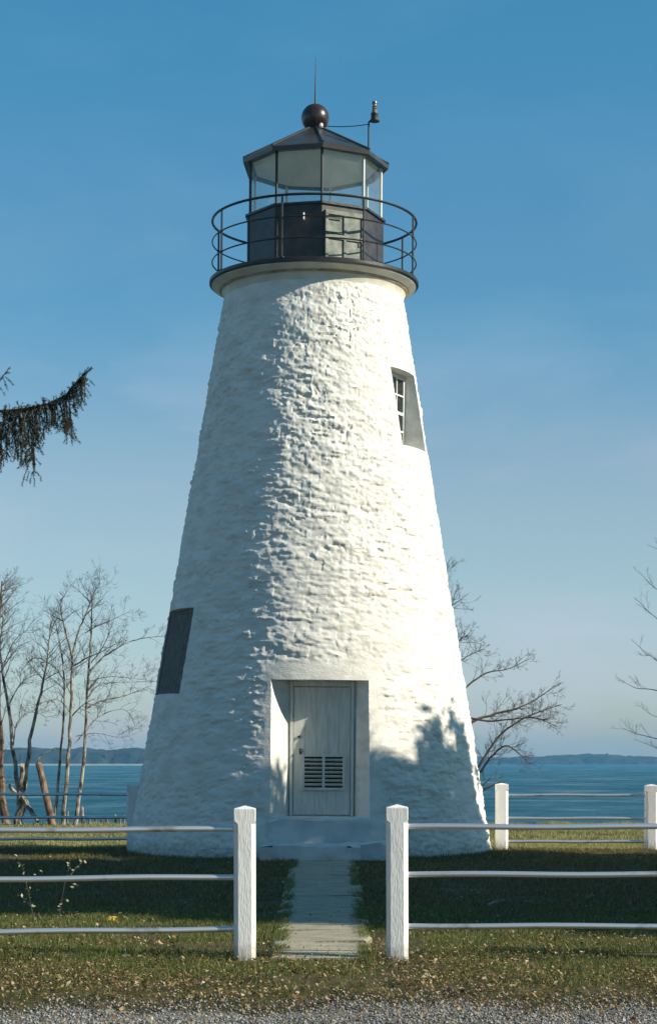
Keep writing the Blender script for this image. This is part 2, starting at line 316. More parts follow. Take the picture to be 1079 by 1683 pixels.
bpy.data.objects['far_distant_hills'].name = 'hills'
MB().box(-900, 55, 1052, 1062, -1.4, -0.25).build('beach', 'sand'); struct(bpy.data.objects['beach'])

# ------------------------------------------------------------------ lighthouse
AX, AY = -0.32, 33.0
LH = thing('lighthouse', 'tall white stone lighthouse tower with black lantern room on top', 'lighthouse', (AX, AY, 0))
LH.rotation_euler = (0, R(0.42), 0)
def rad(z): return 3.10 - 0.1660 * z
ZT = 9.46
nf, nb, nzr = 760, 110, 470
th = np.concatenate([np.linspace(-R(105), R(105), nf, endpoint=False), np.linspace(R(105), R(255), nb, endpoint=False)])
zz = np.linspace(-0.15, ZT, nzr)
TH, ZZ = np.meshgrid(th, zz)
WA, WB = 62.0, -67.6
WZA, WZB = (6.77, 8.08), (2.62, 4.03)
BAT = math.atan(0.166)
def masonry(TH, ZZ):
    r = np.random.default_rng(21)
    per = 2 * math.pi
    def n2(lu, lv, seed):    # noise with feature size lu (along), lv (up)
        nu = max(4, int(round(per * 2.4 / lu))); nv = max(4, int(math.ceil(11 / lv)))
        return vnoise((TH / per + 2) * nu, (ZZ + 1) / lv, lattice(nu, nv, seed)) - 0.5
    zw = ZZ + 0.11 * n2(0.6, 0.4, 31) + 0.025 * n2(0.15, 0.15, 32)
    edges = [-0.4]
    while edges[-1] < 10: edges.append(edges[-1] + r.uniform(0.07, 0.17))
    edges = np.array(edges); ci = np.clip(np.searchsorted(edges, zw) - 1, 0, len(edges) - 2)
    dz = np.minimum(zw - edges[ci], edges[ci + 1] - zw)
    off = np.zeros_like(ZZ); du = np.ones_like(ZZ); tl = np.zeros_like(ZZ)
    tw = np.mod(TH + 0.03 * n2(0.3, 0.12, 33), per)
    for c in range(len(edges) - 1):
        k = ci == c
        if not k.any(): continue
        e = [0.0]
        while e[-1] < per: e.append(e[-1] + r.uniform(0.10, 0.42) / 2.3)
        e[-1] = per; e = np.array(e); s = np.clip(np.searchsorted(e, tw[k], side='right') - 1, 0, len(e) - 2)
        du[k] = np.minimum(tw[k] - e[s], e[s + 1] - tw[k]) * 2.3
        off[k] = r.normal(0, 0.011, len(e))[s]
        tl[k] = r.normal(0, 1, len(e))[s] * ((tw[k] - e[s]) / (e[s + 1] - e[s]) - 0.5) * 0.014
    pz = np.clip(dz / 0.04, 0, 1); pu = np.clip(du / 0.05, 0, 1); pil = np.minimum(pz * pz * (3 - 2 * pz), 0.75 + 0.25 * pu * pu * (3 - 2 * pu))
    cover = np.clip(0.72 + 1.3 * n2(1.3, 0.9, 34), 0.12, 1)          # where the render is thick it hides the stones
    fine = 0.015 * n2(0.30, 0.12, 35) + 0.018 * n2(0.13, 0.045, 36) + 0.013 * n2(0.065, 0.03, 37)
    def st(a, lo, hi): q = np.clip((a - lo) / (hi - lo), 0, 1); return q * q * (3 - 2 * q)
    pits = st(n2(0.20, 0.06, 41) + 0.35 * n2(0.06, 0.03, 42), 0.20, 0.36) * st(n2(0.9, 0.5, 43), -0.15, 0.15)
    h = cover * (-0.007 * (1 - pil) + off * 0.5 + tl * 0.35) + (0.35 + 0.65 * cover) * (fine * 1.65 - 0.024 * pits)
    h += 0.014 * n2(1.6, 0.7, 38) + 0.022 * n2(0.5, 0.28, 39)
    # plain lintel and jamb render round the door
    x = rad(ZZ) * np.sin(TH)
    m = np.clip((np.abs(x - 0.2) - 0.90) / 0.12, 0, 1); m2 = np.clip((ZZ - 3.08) / 0.12, 0, 1); q = np.maximum(m, m2) * 0.85 + 0.15
    q = np.where(np.cos(TH) > 0, q, 1)
    for (wd_, (wa, wb), hw) in ((WA, WZA, 0.45), (WB, WZB, 0.66)):       # smoother render round the windows
        uu = np.abs(np.angle(np.exp(1j * (TH - R(wd_))))) * rad(ZZ)
        g = np.maximum(np.clip((uu - hw - .06) / .12, 0, 1), np.clip((np.abs(ZZ - (wa + wb) / 2) - (wb - wa) / 2 - .06) / .12, 0, 1))
        q = q * (0.2 + 0.8 * g)
    smooth = np.clip((ZT - 0.02 - ZZ) / 0.25, 0, 1)
    h = h * q * (0.25 + 0.75 * smooth)
    # base slumps into a rough foot
    h += 0.05 * np.clip((0.35 - ZZ) / 0.4, 0, 1) ** 2
    return h
RR = rad(ZZ) + masonry(TH, ZZ)
nth = len(th)
V = np.stack([RR * np.sin(TH), -RR * np.cos(TH), ZZ], -1).reshape(-1, 3)
ii = np.arange(nzr - 1)[:, None] * nth + np.arange(nth)[None, :]
jj = np.arange(nzr - 1)[:, None] * nth + (np.arange(nth)[None, :] + 1) % nth
Fq = np.stack([ii, jj, jj + nth, ii + nth], -1).reshape(-1, 4)
tri = np.concatenate([Fq[:, [0, 1, 2]], Fq[:, [0, 2, 3]]])
nV = len(V); V = np.concatenate([V, [[0, 0, zz[0]], [0, 0, ZT]]])
k = np.arange(nth); k2 = (k + 1) % nth
tri = np.concatenate([tri, np.stack([k2, k, 0 * k + nV], -1), np.stack([k + (nzr - 1) * nth, k2 + (nzr - 1) * nth, 0 * k + nV + 1], -1)])
tower = link('tower_wall', raw('tower_wall', V, tri), 'whitewash')
# openings
def hull(pts):
    bm = bmesh.new()
    for p in pts: bm.verts.new(p)
    bmesh.ops.convex_hull(bm, input=bm.verts[:]); me = bpy.data.meshes.new('opening'); bm.normal_update()
    bmesh.ops.recalc_face_normals(bm, faces=bm.faces[:]); bm.to_mesh(me); bm.free(); return me
DX, DZ0, DZ1, DYI = 0.20, 0.66, 2.83, -2.12       # door centre, sill, head, plane of the door leaf
dv, df, nd = [], [], 24
for k in range(nd + 1):                              # splayed jambs follow the batter of the wall
    t = k / nd; z = DZ0 + (DZ1 - DZ0) * t; hw = 0.785 - 0.010 * t; ysf = -math.sqrt(rad(z) ** 2 - hw ** 2); kx = 1.9
    for sg in (-1, 1):
        dv.append((DX + sg * 0.515, DYI, z)); dv.append((DX + sg * (0.515 + (hw - 0.515) * kx), DYI + (ysf - DYI) * kx, z))
for k in range(nd):
    o, q = 4 * k, 4 * k + 4
    for a_, b_ in ((0, 1), (1, 3), (3, 2), (2, 0)): df += [(o + a_, o + b_, q + b_), (o + a_, q + b_, q + a_)]
df += [(0, 2, 3), (0, 3, 1), (4 * nd, 4 * nd + 1, 4 * nd + 3), (4 * nd, 4 * nd + 3, 4 * nd + 2)]
door_cut = bpy.data.meshes.new('opening'); door_cut.from_pydata(dv, [], df); door_cut.update()
bmd = bmesh.new(); bmd.from_mesh(door_cut); bmesh.ops.recalc_face_normals(bmd, faces=bmd.faces[:]); bmd.to_mesh(door_cut); bmd.free()
def frame_at(deg, r): return Matrix.Rotation(R(deg), 4, 'Z') @ Matrix.Translation((0, -r, 0))   # local -Y points outwards
def wbox(deg, r0, r1, hw, z0, z1):
    mt = Matrix.Rotation(R(deg), 4, 'Z'); b = []
    for y in (-r0, -r1):
        for x in (-hw, hw):
            for z in (z0, z1): b.append(mt @ Vector((x, y, z)))
    return b
WBM = Matrix.Rotation(R(WB), 4, 'Z') @ Matrix.Translation((0, -(rad(sum(WZB) / 2) - 0.15), sum(WZB) / 2)) @ Matrix.Rotation(-BAT, 4, 'X')
cuts = [door_cut, hull(wbox(WA, rad(WZA[1]) - 0.28, 4, 0.45, *WZA)), hull([WBM @ Vector((x, y, z)) for x in (-.66, .66) for y in (0, -1.2) for z in (-.72, .72)])]
tmp = []
for c in cuts:
    co_ = bpy.data.objects.new('opening', c); COL.objects.link(co_); tmp.append(co_)
    md = tower.modifiers.new('cut', 'BOOLEAN'); md.object = co_; md.operation = 'DIFFERENCE'; md.solver = 'EXACT'
dg = bpy.context.evaluated_depsgraph_get()
me2 = bpy.data.meshes.new_from_object(tower.evaluated_get(dg))
tower.modifiers.clear(); tower.data = me2; me2.name = 'tower_wall'
for o in tmp: bpy.data.objects.remove(o)
for c in cuts: bpy.data.meshes.remove(c)
me2.polygons.foreach_set('use_smooth', np.ones(len(me2.polygons), dtype=bool)); me2.set_sharp_from_angle(angle=R(62))
tower.parent = LH

# cornice cove and deck
prof = [(1.48, 9.20), (1.537, 9.44), (1.546, 9.48), (1.562, 9.525), (1.585, 9.56), (1.612, 9.582), (1.64, 9.60), (1.70, 9.628), (1.745, 9.652), (1.745, 9.665), (1.40, 9.665)]
MB().lathe(prof, 128).build('cornice', 'cornice_plaster', LH, True, 50)
prof = [(1.575, 9.552), (1.588, 9.549), (1.612, 9.572), (1.622, 9.586), (1.615, 9.592), (1.59, 9.578)]
MB().lathe(prof, 128, closed=False).build('cornice_bead', 'stained_plaster', LH, True, 50)
prof = [(1.2, 9.668), (1.765, 9.668), (1.79, 9.685), (1.79, 9.735), (1.77, 9.745), (1.2, 9.745)]
deck = MB().lathe(prof, 128).build('gallery_deck', 'black_iron', LH, True, 40)
# railing
RG = 1.745
rail = MB()
def ring(z, r, n=96): return [(r * math.sin(2 * math.pi * i / n), -r * math.cos(2 * math.pi * i / n), z) for i in range(n)]
for z in (10.06, 10.41):
    MB().tube(ring(z, RG), 0.0125, 6, True).build('rail', 'black_iron', LH, True)
MB().tube(ring(10.765, RG), 0.022, 8, True).build('handrail', 'black_iron', LH, True)
for kk in range(8):
    a = R(-62 + 45 * kk); x, y = RG * math.sin(a), -RG * math.cos(a)
    b = MB().tube([(x, y, 9.74), (x, y, 10.76)], 0.017, 8)
    b.lathe([(0.045, 9.742), (0.045, 9.757), (0.02, 9.765)], 10, (x, y))
    for z in (10.06, 10.41): b.lathe([(0.02, z - 0.022), (0.027, z), (0.02, z + 0.022)], 8, (x, y))
    b.build('stanchion', 'black_iron', LH, True)

# lantern room: ten-sided
NL, A0, RL = 9, R(6.5), 1.185
def lc(i, r, z): a = A0 + 2 * math.pi * i / NL; return Vector((r * math.sin(a), -r * math.cos(a), z))
ZB, ZS, ZE = 9.745, 10.775, 11.70
lw = MB().lathe([(RL, ZB), (RL, ZS), (RL - 0.07, ZS), (RL - 0.07, ZB)], NL, a0=A0, closed=False).build('lantern_wall', 'dark_panel', LH)
MB().lathe([(RL - 0.075, ZS + 0.002), (RL + 0.035, ZS + 0.002), (RL + 0.035, ZS + 0.04), (RL - 0.075, ZS + 0.04), (RL - 0.075, ZS + 0.002)], NL, a0=A0, closed=False).build('sill_band', 'black_iron', lw)
for fi in (7, 8):       # seam straps on the dark wall
    pq = lc(fi, RL + 0.006, 0).lerp(lc(fi + 1, RL + 0.006, 0), 0.06)
    MB().tube([(pq.x, pq.y, ZB + 0.03), (pq.x, pq.y, ZS - 0.02)], 0.010, 6).build('seam_strap', 'black_iron', lw)
p = lc(8, RL + 0.02, 10.55).lerp(lc(9, RL + 0.02, 10.55), 0.62)
MB().tube([(p.x, p.y, 10.52), (p.x, p.y - 0.05, 10.52), (p.x, p.y - 0.05, 10.62)], 0.018, 6).build('wall_hook', 'frame_paint', lw)
MB().lathe([(RL - 0.16, ZS - 0.002), (RL - 0.082, ZS - 0.002), (RL - 0.082, ZB + 0.03), (0.02, ZB + 0.03)], NL, a0=A0, closed=False).build('lining', 'frame_paint', lw)  # white lining added to bounce sun up to the ceiling
# hatch on the sunny face (0 -> 1)
pa, pb = lc(0, RL, 0), lc(1, RL, 0); ex = (pb - pa).normalized(); wid = (pb - pa).length; en = Vector((ex.y, -ex.x, 0))
HM = Matrix(((ex.x, -en.x, 0, pa.x), (ex.y, -en.y, 0, pa.y), (0, 0, 1, 0), (0, 0, 0, 1)))      # x along face, -y outwards
ht = MB().box(0.045, wid - 0.04, -0.03, -0.004, ZB + 0.06, ZS - 0.10, HM).build('hatch_door', 'hatch_paint', lw, bevel=0.004)
b = MB(); x0, x1, z0, z1 = 0.045, wid - 0.04, ZB + 0.06, ZS - 0.10
zm = (z0 + z1) / 2
for (xa, xb, za, zb) in ((x0, x1, z1 - 0.07, z1), (x0, x1, z0, z0 + 0.07), (x0, x0 + 0.05, z0 + 0.072, zm - 0.037), (x0, x0 + 0.05, zm + 0.037, z1 - 0.072),
                         (x1 - 0.05, x1, z0 + 0.072, zm - 0.037), (x1 - 0.05, x1, zm + 0.037, z1 - 0.072), (x0, x1, zm - 0.035, zm + 0.035),
                         ((x0 + x1) / 2 - 0.025, (x0 + x1) / 2 + 0.025, z0 + 0.072, zm - 0.037), ((x0 + x1) / 2 - 0.025, (x0 + x1) / 2 + 0.025, zm + 0.037, z1 - 0.072)):
    b.box(xa, xb, -0.055, -0.032, za, zb, HM)
b.build('hatch_rails', 'hatch_paint', ht, bevel=0.004)
for za in (z0 + 0.06, zm + 0.05, z1 - 0.14): MB().box(x0 - 0.01, x0 + 0.30, -0.066, -0.057, za, za + 0.022, HM).build('hinge', 'black_iron', ht)
b = MB(); b.tube([HM @ Vector((x1 - 0.03, -0.06, zm - 0.08)), HM @ Vector((x1 - 0.03, -0.10, zm - 0.06)), HM @ Vector((x1 - 0.03, -0.10, zm + 0.06)), HM @ Vector((x1 - 0.03, -0.06, zm + 0.08))], 0.010, 6)
b.build('hatch_handle', 'black_iron', ht)
# glazing
for i in range(NL):
    p0, p1 = lc(i, RL - 0.05, ZS + 0.04), lc(i, RL - 0.05, ZE)
    MB().tube([p0, p1], 0.024, 6).build('mullion', 'black_iron' if i in (0, 7, 8) else 'frame_paint', LH)
    q = [lc(i, RL - 0.06, ZS + 0.04), lc(i + 1, RL - 0.06, ZS + 0.04), lc(i + 1, RL - 0.06, ZE), lc(i, RL - 0.06, ZE)]
    MB().add(q, [(0, 1, 2, 3)]).build('glass_pane', 'glass', LH)
# roof
RE, ZA = 1.262, 12.37
MB().lathe([(RL - 0.09, ZE + 0.004), (RL - 0.01, ZE + 0.004), (RE - 0.01, ZE - 0.02), (RE, ZE - 0.015), (RE + 0.012, ZE + 0.05), (RE - 0.02, ZE + 0.075), (0.16, ZA), (0.12, ZA + 0.04)], NL, a0=A0, closed=False).build('lantern_roof', 'roof_metal', LH)
roof = bpy.data.objects['lantern_roof']
b = MB()
for i in range(NL): b.tube([lc(i, RE + 0.005, ZE + 0.075), lc(i, 0.16, ZA + 0.008)], 0.019, 6)
b.build('roof_ridges', 'roof_metal', roof, True)
MB().lathe([(RL - 0.092, ZE + 0.002), (0.30, ZE + 0.30), (0.02, ZE + 0.34)], NL, a0=A0, closed=False).build('ceiling', 'ceiling_paint', roof)
# ball and rod
ball = MB().lathe([(0.02, 12.32)] + [(max(0.012, 0.24 * math.sin(t)), 12.575 - 0.24 * math.cos(t)) for t in np.linspace(0.28, math.pi - 0.03, 22)], 36).build('ball_finial', 'ball_metal', LH, True, 80)
MB().lathe([(0.15, 12.32), (0.165, 12.35), (0.11, 12.39), (0.09, 12.42)], 20).build('ball_collar', 'roof_metal', ball, True)
MB().tube([(0, 0, 12.80), (0, 0, 13.2), (0.004, 0, 13.62)], [0.017, 0.010, 0.005], 6).build('lightning_rod', 'black_iron', ball)
b = MB(); b.lathe([(0.03, 12.36), (0.045, 12.39), (0.03, 12.44), (0.01, 12.45)], 10, (0.10, -0.14)); b.build('clamp', 'frame_paint', ball, True)
# signal lamp on its stand at the eave
aL = R(44.6); bx, by = 1.235 * math.sin(R(47)), -1.235 * math.cos(R(47))
lampst = MB().tube([(bx, by, ZE + 0.06), (bx, by, 12.24), (bx + 0.03, by, 12.255)], 0.0155, 6).build('lamp_stand', 'black_iron', LH)
b = MB(); lx = bx + 0.095
b.lathe([(0.085, 12.245), (0.088, 12.262), (0.062, 12.268), (0.058, 12.36), (0.064, 12.368), (0.060, 12.385)], 16, (lx, by))
b.build('signal_lamp', 'lamp_metal', lampst, True)
b = MB(); b.lathe([(0.044, 12.386), (0.044, 12.43), (0.034, 12.44), (0.046, 12.455), (0.034, 12.475), (0.045, 12.49), (0.032, 12.51), (0.036, 12.545), (0.045, 12.55), (0.042, 12.575), (0.01, 12.58)], 14, (lx, by))
b.build('lamp_lens', 'lens_red', lampst, True)
MB().tube([Vector((0.10, -0.12, 12.41)).lerp(Vector((bx, by, 12.20)), t) + Vector((0, 0, -0.03 * 4 * t * (1 - t))) for t in np.linspace(0, 1, 8)], 0.008, 5).build('stay_wire', 'black_iron', lampst)

# door
dr = MB().box(DX - 0.455, DX + 0.455, DYI - 0.05, DYI - 0.008, DZ0 + 0.02, DZ1 - 0.10).build('door', 'door_paint', LH, bevel=0.004)
b = MB()
b.box(DX - 0.512, DX - 0.462, DYI - 0.075, DYI - 0.004, DZ0 + 0.003, DZ1 - 0.004); b.box(DX + 0.462, DX + 0.512, DYI - 0.075, DYI - 0.004, DZ0 + 0.003, DZ1 - 0.004)
b.box(DX - 0.458, DX + 0.458, DYI - 0.075, DYI - 0.004, DZ1 - 0.09, DZ1 - 0.004)
b.build('door_frame', 'door_paint', LH, bevel=0.005)
b = MB()                                            # boards of the leaf
for kx in range(5):
    xa = DX - 0.45 + kx * 0.181; b.box(xa, xa + 0.176, DYI - 0.058, DYI - 0.052, DZ0 + 0.03, DZ1 - 0.11)
b.build('door_boards', 'door_paint', dr)
vx0, vx1, vz0, vz1 = DX - 0.24, DX + 0.38, 1.13, 1.60
vx0, vx1 = DX - 0.275, DX + 0.335
b = MB(); b.box(vx0 - 0.02, vx1 + 0.02, DYI - 0.064, DYI - 0.060, vz0 - 0.02, vz1 + 0.02); vent = b.build('vent_opening', 'dark_void', dr)  # near-black sheet stands in for the shade behind the slats
b = MB()
for (xa, xb) in ((vx0, vx0 + 0.285), (vx1 - 0.285, vx1)):
    for kz in range(7):
        z = vz0 + 0.035 + kz * 0.066
        mt = Matrix.Translation((0, DYI - 0.085, z)) @ Matrix.Rotation(R(-38), 4, 'X'); b.box(xa, xb, -0.024, 0.024, -0.005, 0.005, mt)
for (xa, xb) in ((vx0 - 0.04, vx0), (vx0 + 0.285, vx1 - 0.285), (vx1, vx1 + 0.04)): b.box(xa, xb, DYI - 0.105, DYI - 0.066, vz0 - 0.01, vz1 + 0.01)
b.box(vx0 - 0.04, vx1 + 0.04, DYI - 0.106, DYI - 0.066, vz1 + 0.012, vz1 + 0.045); b.box(vx0 - 0.05, vx1 + 0.05, DYI - 0.115, DYI - 0.066, vz0 - 0.05, vz0 - 0.012)
b.build('louvre', 'door_paint', dr)
b = MB(); b.box(DX - 0.36, DX - 0.325, DYI - 0.07, DYI - 0.059, 1.65, 1.74); b.lathe([(0.018, 0), (0.024, 0.02), (0.018, 0.04)], 8, (DX - 0.342, DYI - 0.10)); 
hz = [(x, y, z + (1.68 if z < 0.1 else 0)) for (x, y, z) in b.v]; b.v = hz; b.build('door_handle', 'black_iron', dr)
b = MB(); b.box(DX - 0.38, DX - 0.35, DYI - 0.085, DYI - 0.059, 1.91, 1.95); b.build('hasp', 'black_iron', dr)
# right-hand window (sash) and left-hand window (dark infill put in for the shade of its recess)
def win(deg, r, hw, z0, z1, sash):
    mt = Matrix.Rotation(R(deg), 4, 'Z') @ Matrix.Translation((0, -r, 0)) if sash else WBM; b = MB(); fw = 0.075; fo = -0.06 if sash else -0.05
    for (xa, xb, za, zb) in ((-hw + .003, -hw + fw, z0 + .003, z1 - .003), (hw - fw, hw - .003, z0 + .003, z1 - .003), (-hw + fw, hw - fw, z1 - fw, z1 - .003), (-hw + fw, hw - fw, z0 + .003, z0 + fw)):
        b.box(xa, xb, fo, -0.004, za, zb, mt)
    wf = b.build('window', 'frame_paint' if sash else 'shutter_board', LH, bevel=0.006)
    if sash:
        MB().box(-hw + fw, hw - fw, -0.035, -0.02, z0 + fw, z1 - fw, mt).build('pane', 'window_glass', wf)
        b = MB(); zm = (z0 + z1) / 2
        for x in (-0.12, 0.12): b.box(x - 0.012, x + 0.012, -0.06, -0.037, z0 + fw, z1 - fw, mt)
        for z in (zm - 0.30, zm, zm + 0.30): b.box(-hw + fw, hw - fw, -0.064, -0.037, z - (0.025 if z == zm else 0.012), z + (0.025 if z == zm else 0.012), mt)
        b.build('glazing_bars', 'frame_paint', wf)
    else:
        b = MB()
        for i in range(6):
            xa = -hw + fw + i * (2 * hw - 2 * fw) / 6; b.box(xa + .003, xa + (2 * hw - 2 * fw) / 6 - .003, -0.04, -0.006, z0 + fw, z1 - fw, mt)
        b.build('shutter', 'shutter_board', wf)
win(WA, rad(WZA[1]) - 0.28, 0.45, *WZA, True)
win(WB, 0, 0.66, -0.72, 0.72, False)
# entrance step: worn stone block with a smaller rounded stone beside it
def worn(name, x0, x1, y0, y1, z1, parent, seed, amp=0.02):
    n = 26; m = 10; r = np.random.default_rng(seed); b = bmesh.new()
    bmesh.ops.create_cube(b, size=1.0)
    bmesh.ops.subdivide_edges(b, edges=b.edges[:], cuts=7, use_grid_fill=True)
    g = lattice(32, 32, seed)
    for vtx in b.verts:
        c = vtx.co; u = Vector((c.x, c.y, c.z)); k = max(0, (abs(c.x) - 0.40) / 0.1) + max(0, (abs(c.y) - 0.36) / 0.14)
        x = (x0 + x1) / 2 + c.x * (x1 - x0); y = (y0 + y1) / 2 + c.y * (y1 - y0); z = -0.1 + (c.z + 0.5) * (z1 + 0.1)
        nz_ = float(vnoise(np.array([x * 4 + 9]), np.array([y * 4 + z * 5 + 40]), g)[0]) - 0.5
        if c.z > 0.45: z -= 0.025 * k * k + 0.02 * max(0, 1 - abs(c.x) * 3)
        vtx.co = (x + nz_ * amp * (1 if abs(c.x) > .45 else .3), y + nz_ * amp * 2, z + nz_ * amp * (1 if c.z > .4 else 0))
    me = bpy.data.meshes.new(name); b.to_mesh(me); b.free(); return link(name, me, 'step_paint', parent, True, 55)
worn('step', -0.72, 0.80, -3.75, -2.93, 0.275, LH, 61, 0.035)
worn('step', 0.55, 1.22, -3.5, -2.90, 0.30, LH, 62, 0.05)
worn('threshold', -0.62, 0.98, -3.06, -2.60, 0.655, LH, 63, 0.02)

# ------------------------------------------------------------------ path
pth = MB(); yy = [29.4, 27.6, 25.6, 23.6, 21.6, 19.95, 18.4, 17.25, 16.1, 14.85]; g_e = lattice(64, 64, 77)
def pedge(Y):
    t = (29.4 - Y) / (29.4 - 14.85)
    j = [0.09 * (float(vnoise(np.array([Y / .28 + k]), np.array([3.5 + k]), g_e)[0]) - .5) + 0.05 * (float(vnoise(np.array([Y / .09 + k]), np.array([9.5 + k]), g_e)[0]) - .5) for k in (0, 7)]
    return (-0.575 + 0.145 * t + j[0], 0.415 - 0.085 * t + j[1])
for k in range(len(yy) - 1):
    ya, yb = yy[k] - 0.014, yy[k + 1] + 0.014; zt = 0.030 + random.uniform(-.008, .008); zt2 = zt + random.uniform(-.010, .010); tl_ = random.uniform(-.008, .008); nn = 22; vs = []
    for q in range(nn + 1):
        y = ya + (yb - ya) * q / nn; l, r_ = pedge(y); zq = zt + (zt2 - zt) * q / nn; e = 0.03 if q in (0, nn) else 0
        jj_ = random.uniform(-.008, .008) if q in (0, nn) else 0
        vs += [(l, y, -.1), (l, y, zq - .012 - tl_), (l + .02, y + jj_, zq - tl_), (l + (r_ - l) * .5, y + jj_ * .4, zq + .002), (r_ - .02, y - jj_, zq + tl_), (r_, y, zq - .012 + tl_), (r_, y, -.1)]
    fs = [(7 * q + c_, 7 * q + c_ + 1, 7 * q + c_ + 8, 7 * q + c_ + 7) for q in range(nn) for c_ in range(6)]
    fs += [tuple(range(6, -1, -1)), tuple(7 * nn + c_ for c_ in range(7))]
    pth.add(vs, fs)
po = pth.build('path', 'concrete'); struct(po)

# ------------------------------------------------------------------ fences
def post_mesh(wd, h, name='post'):
    b = bmesh.new(); hw = wd / 2; ch = 0.2 * wd
    def sec(z, c, k=1.0):
        c = max(c, 0.001); p = []
        q = hw * k
        for (sx, sy, o) in ((-1, -1, 0), (1, -1, 1), (1, 1, 0), (-1, 1, 1)):
            a, d = (sx * q, sy * (q - c)), (sx * (q - c), sy * q)
            p += [a, d] if o == 0 else [d, a]
        return [b.verts.new((x, y, z)) for x, y in p]
    hd = 0.105
    rows = [sec(-0.15, ch), sec(h - hd - 0.025, ch), sec(h - hd, 0.004), sec(h - 0.022, 0.004), sec(h - 0.012, 0.006, 0.985)]
    for r0, r1 in zip(rows, rows[1:]):
        for i in range(8): b.faces.new((r0[i], r0[(i + 1) % 8], r1[(i + 1) % 8], r1[i]))
    top = b.verts.new((0, 0, h + 0.012))
    for i in range(8): b.faces.new((rows[-1][i], rows[-1][(i + 1) % 8], top))
    bmesh.ops.recalc_face_normals(b, faces=b.faces[:])
    me = bpy.data.meshes.new(name); b.to_mesh(me); b.free(); return me
def fence(name_label, posts, zs, group, wd, h, rr, span):
    """posts: (x, y) list; rails run the whole way from span[0] to span[1]"""
    p0 = Vector((*posts[0], 0)); t = thing('post_and_rail_fence', name_label, 'fence', p0, group)
    for (x, y) in posts:
        o = link('post', post_mesh(wd, h + random.uniform(-.01, .01)), 'post_paint', t); zg = float(ground_z(x, y))
        o.location = Vector((x, y, zg)) - p0; o.rotation_euler = (R(random.uniform(-.4, .4)), R(random.uniform(-.3, .3)), R(random.uniform(-2, 2)))
    a, bb = Vector((*span[0], 0)), Vector((*span[1], 0))
    for z in zs:
        za, zb = (z if not isinstance(z, tuple) else z[0]), (z if not isinstance(z, tuple) else z[1]); pts = []
        for s in np.linspace(0, 1, 25):
            q = a.lerp(bb, s); q.z = za + (zb - za) * s + 0.004 * math.sin(s * 21 + z0_(z)) ; pts.append(q - p0)
        MB().tube(pts, rr, 10).build('rail', 'galvanised', t, True)
    return t
def z0_(z): return (z if not isinstance(z, tuple) else z[0]) * 37
YF = 14.95
lp, rp_ = ((402.5 - CX) / F * YF, YF), ((652.5 - CX) / F * YF, YF)
GF = 'post and rail fences around the lighthouse'
fence('front pipe-rail fence left of the concrete path, ending in a white post', [lp, (lp[0] - 2.75, YF - 0.42), (lp[0] - 5.5, YF - 0.84)],
      [1.018, 0.645, 0.24], GF, 0.170, 1.19, 0.0225, ((lp[0] - 0.07, YF), (lp[0] - 5.5, YF - 0.84)))
fence('front pipe-rail fence right of the concrete path, ending in a white post', [rp_, (rp_[0] + 2.75, YF), (rp_[0] + 5.5, YF)],
      [1.035, 0.665, 0.262], GF, 0.170, 1.205, 0.0225, ((rp_[0] + 0.07, YF), (rp_[0] + 5.5, YF)))
YR = 33.1
fence('rear pipe-rail fence running left from the shaded side of the lighthouse', [((219 - CX) / F * YR, YR), ((-26 - CX) / F * YR, YR), ((-270 - CX) / F * YR, YR)],
      [0.97, 0.57, 0.20], GF, 0.20, 1.13, 0.026, (((212 - CX) / F * YR, YR), ((-270 - CX) / F * YR, YR)))
fence('rear pipe-rail fence in front of open water right of the lighthouse', [((823.5 - CX) / F * YR, YR), ((1069 - CX) / F * YR, YR), ((1314 - CX) / F * YR, YR)],
      [0.955, 0.555, 0.155], GF, 0.215, 1.13, 0.026, (((832 - CX) / F * YR, YR), ((1314 - CX) / F * YR, YR)))

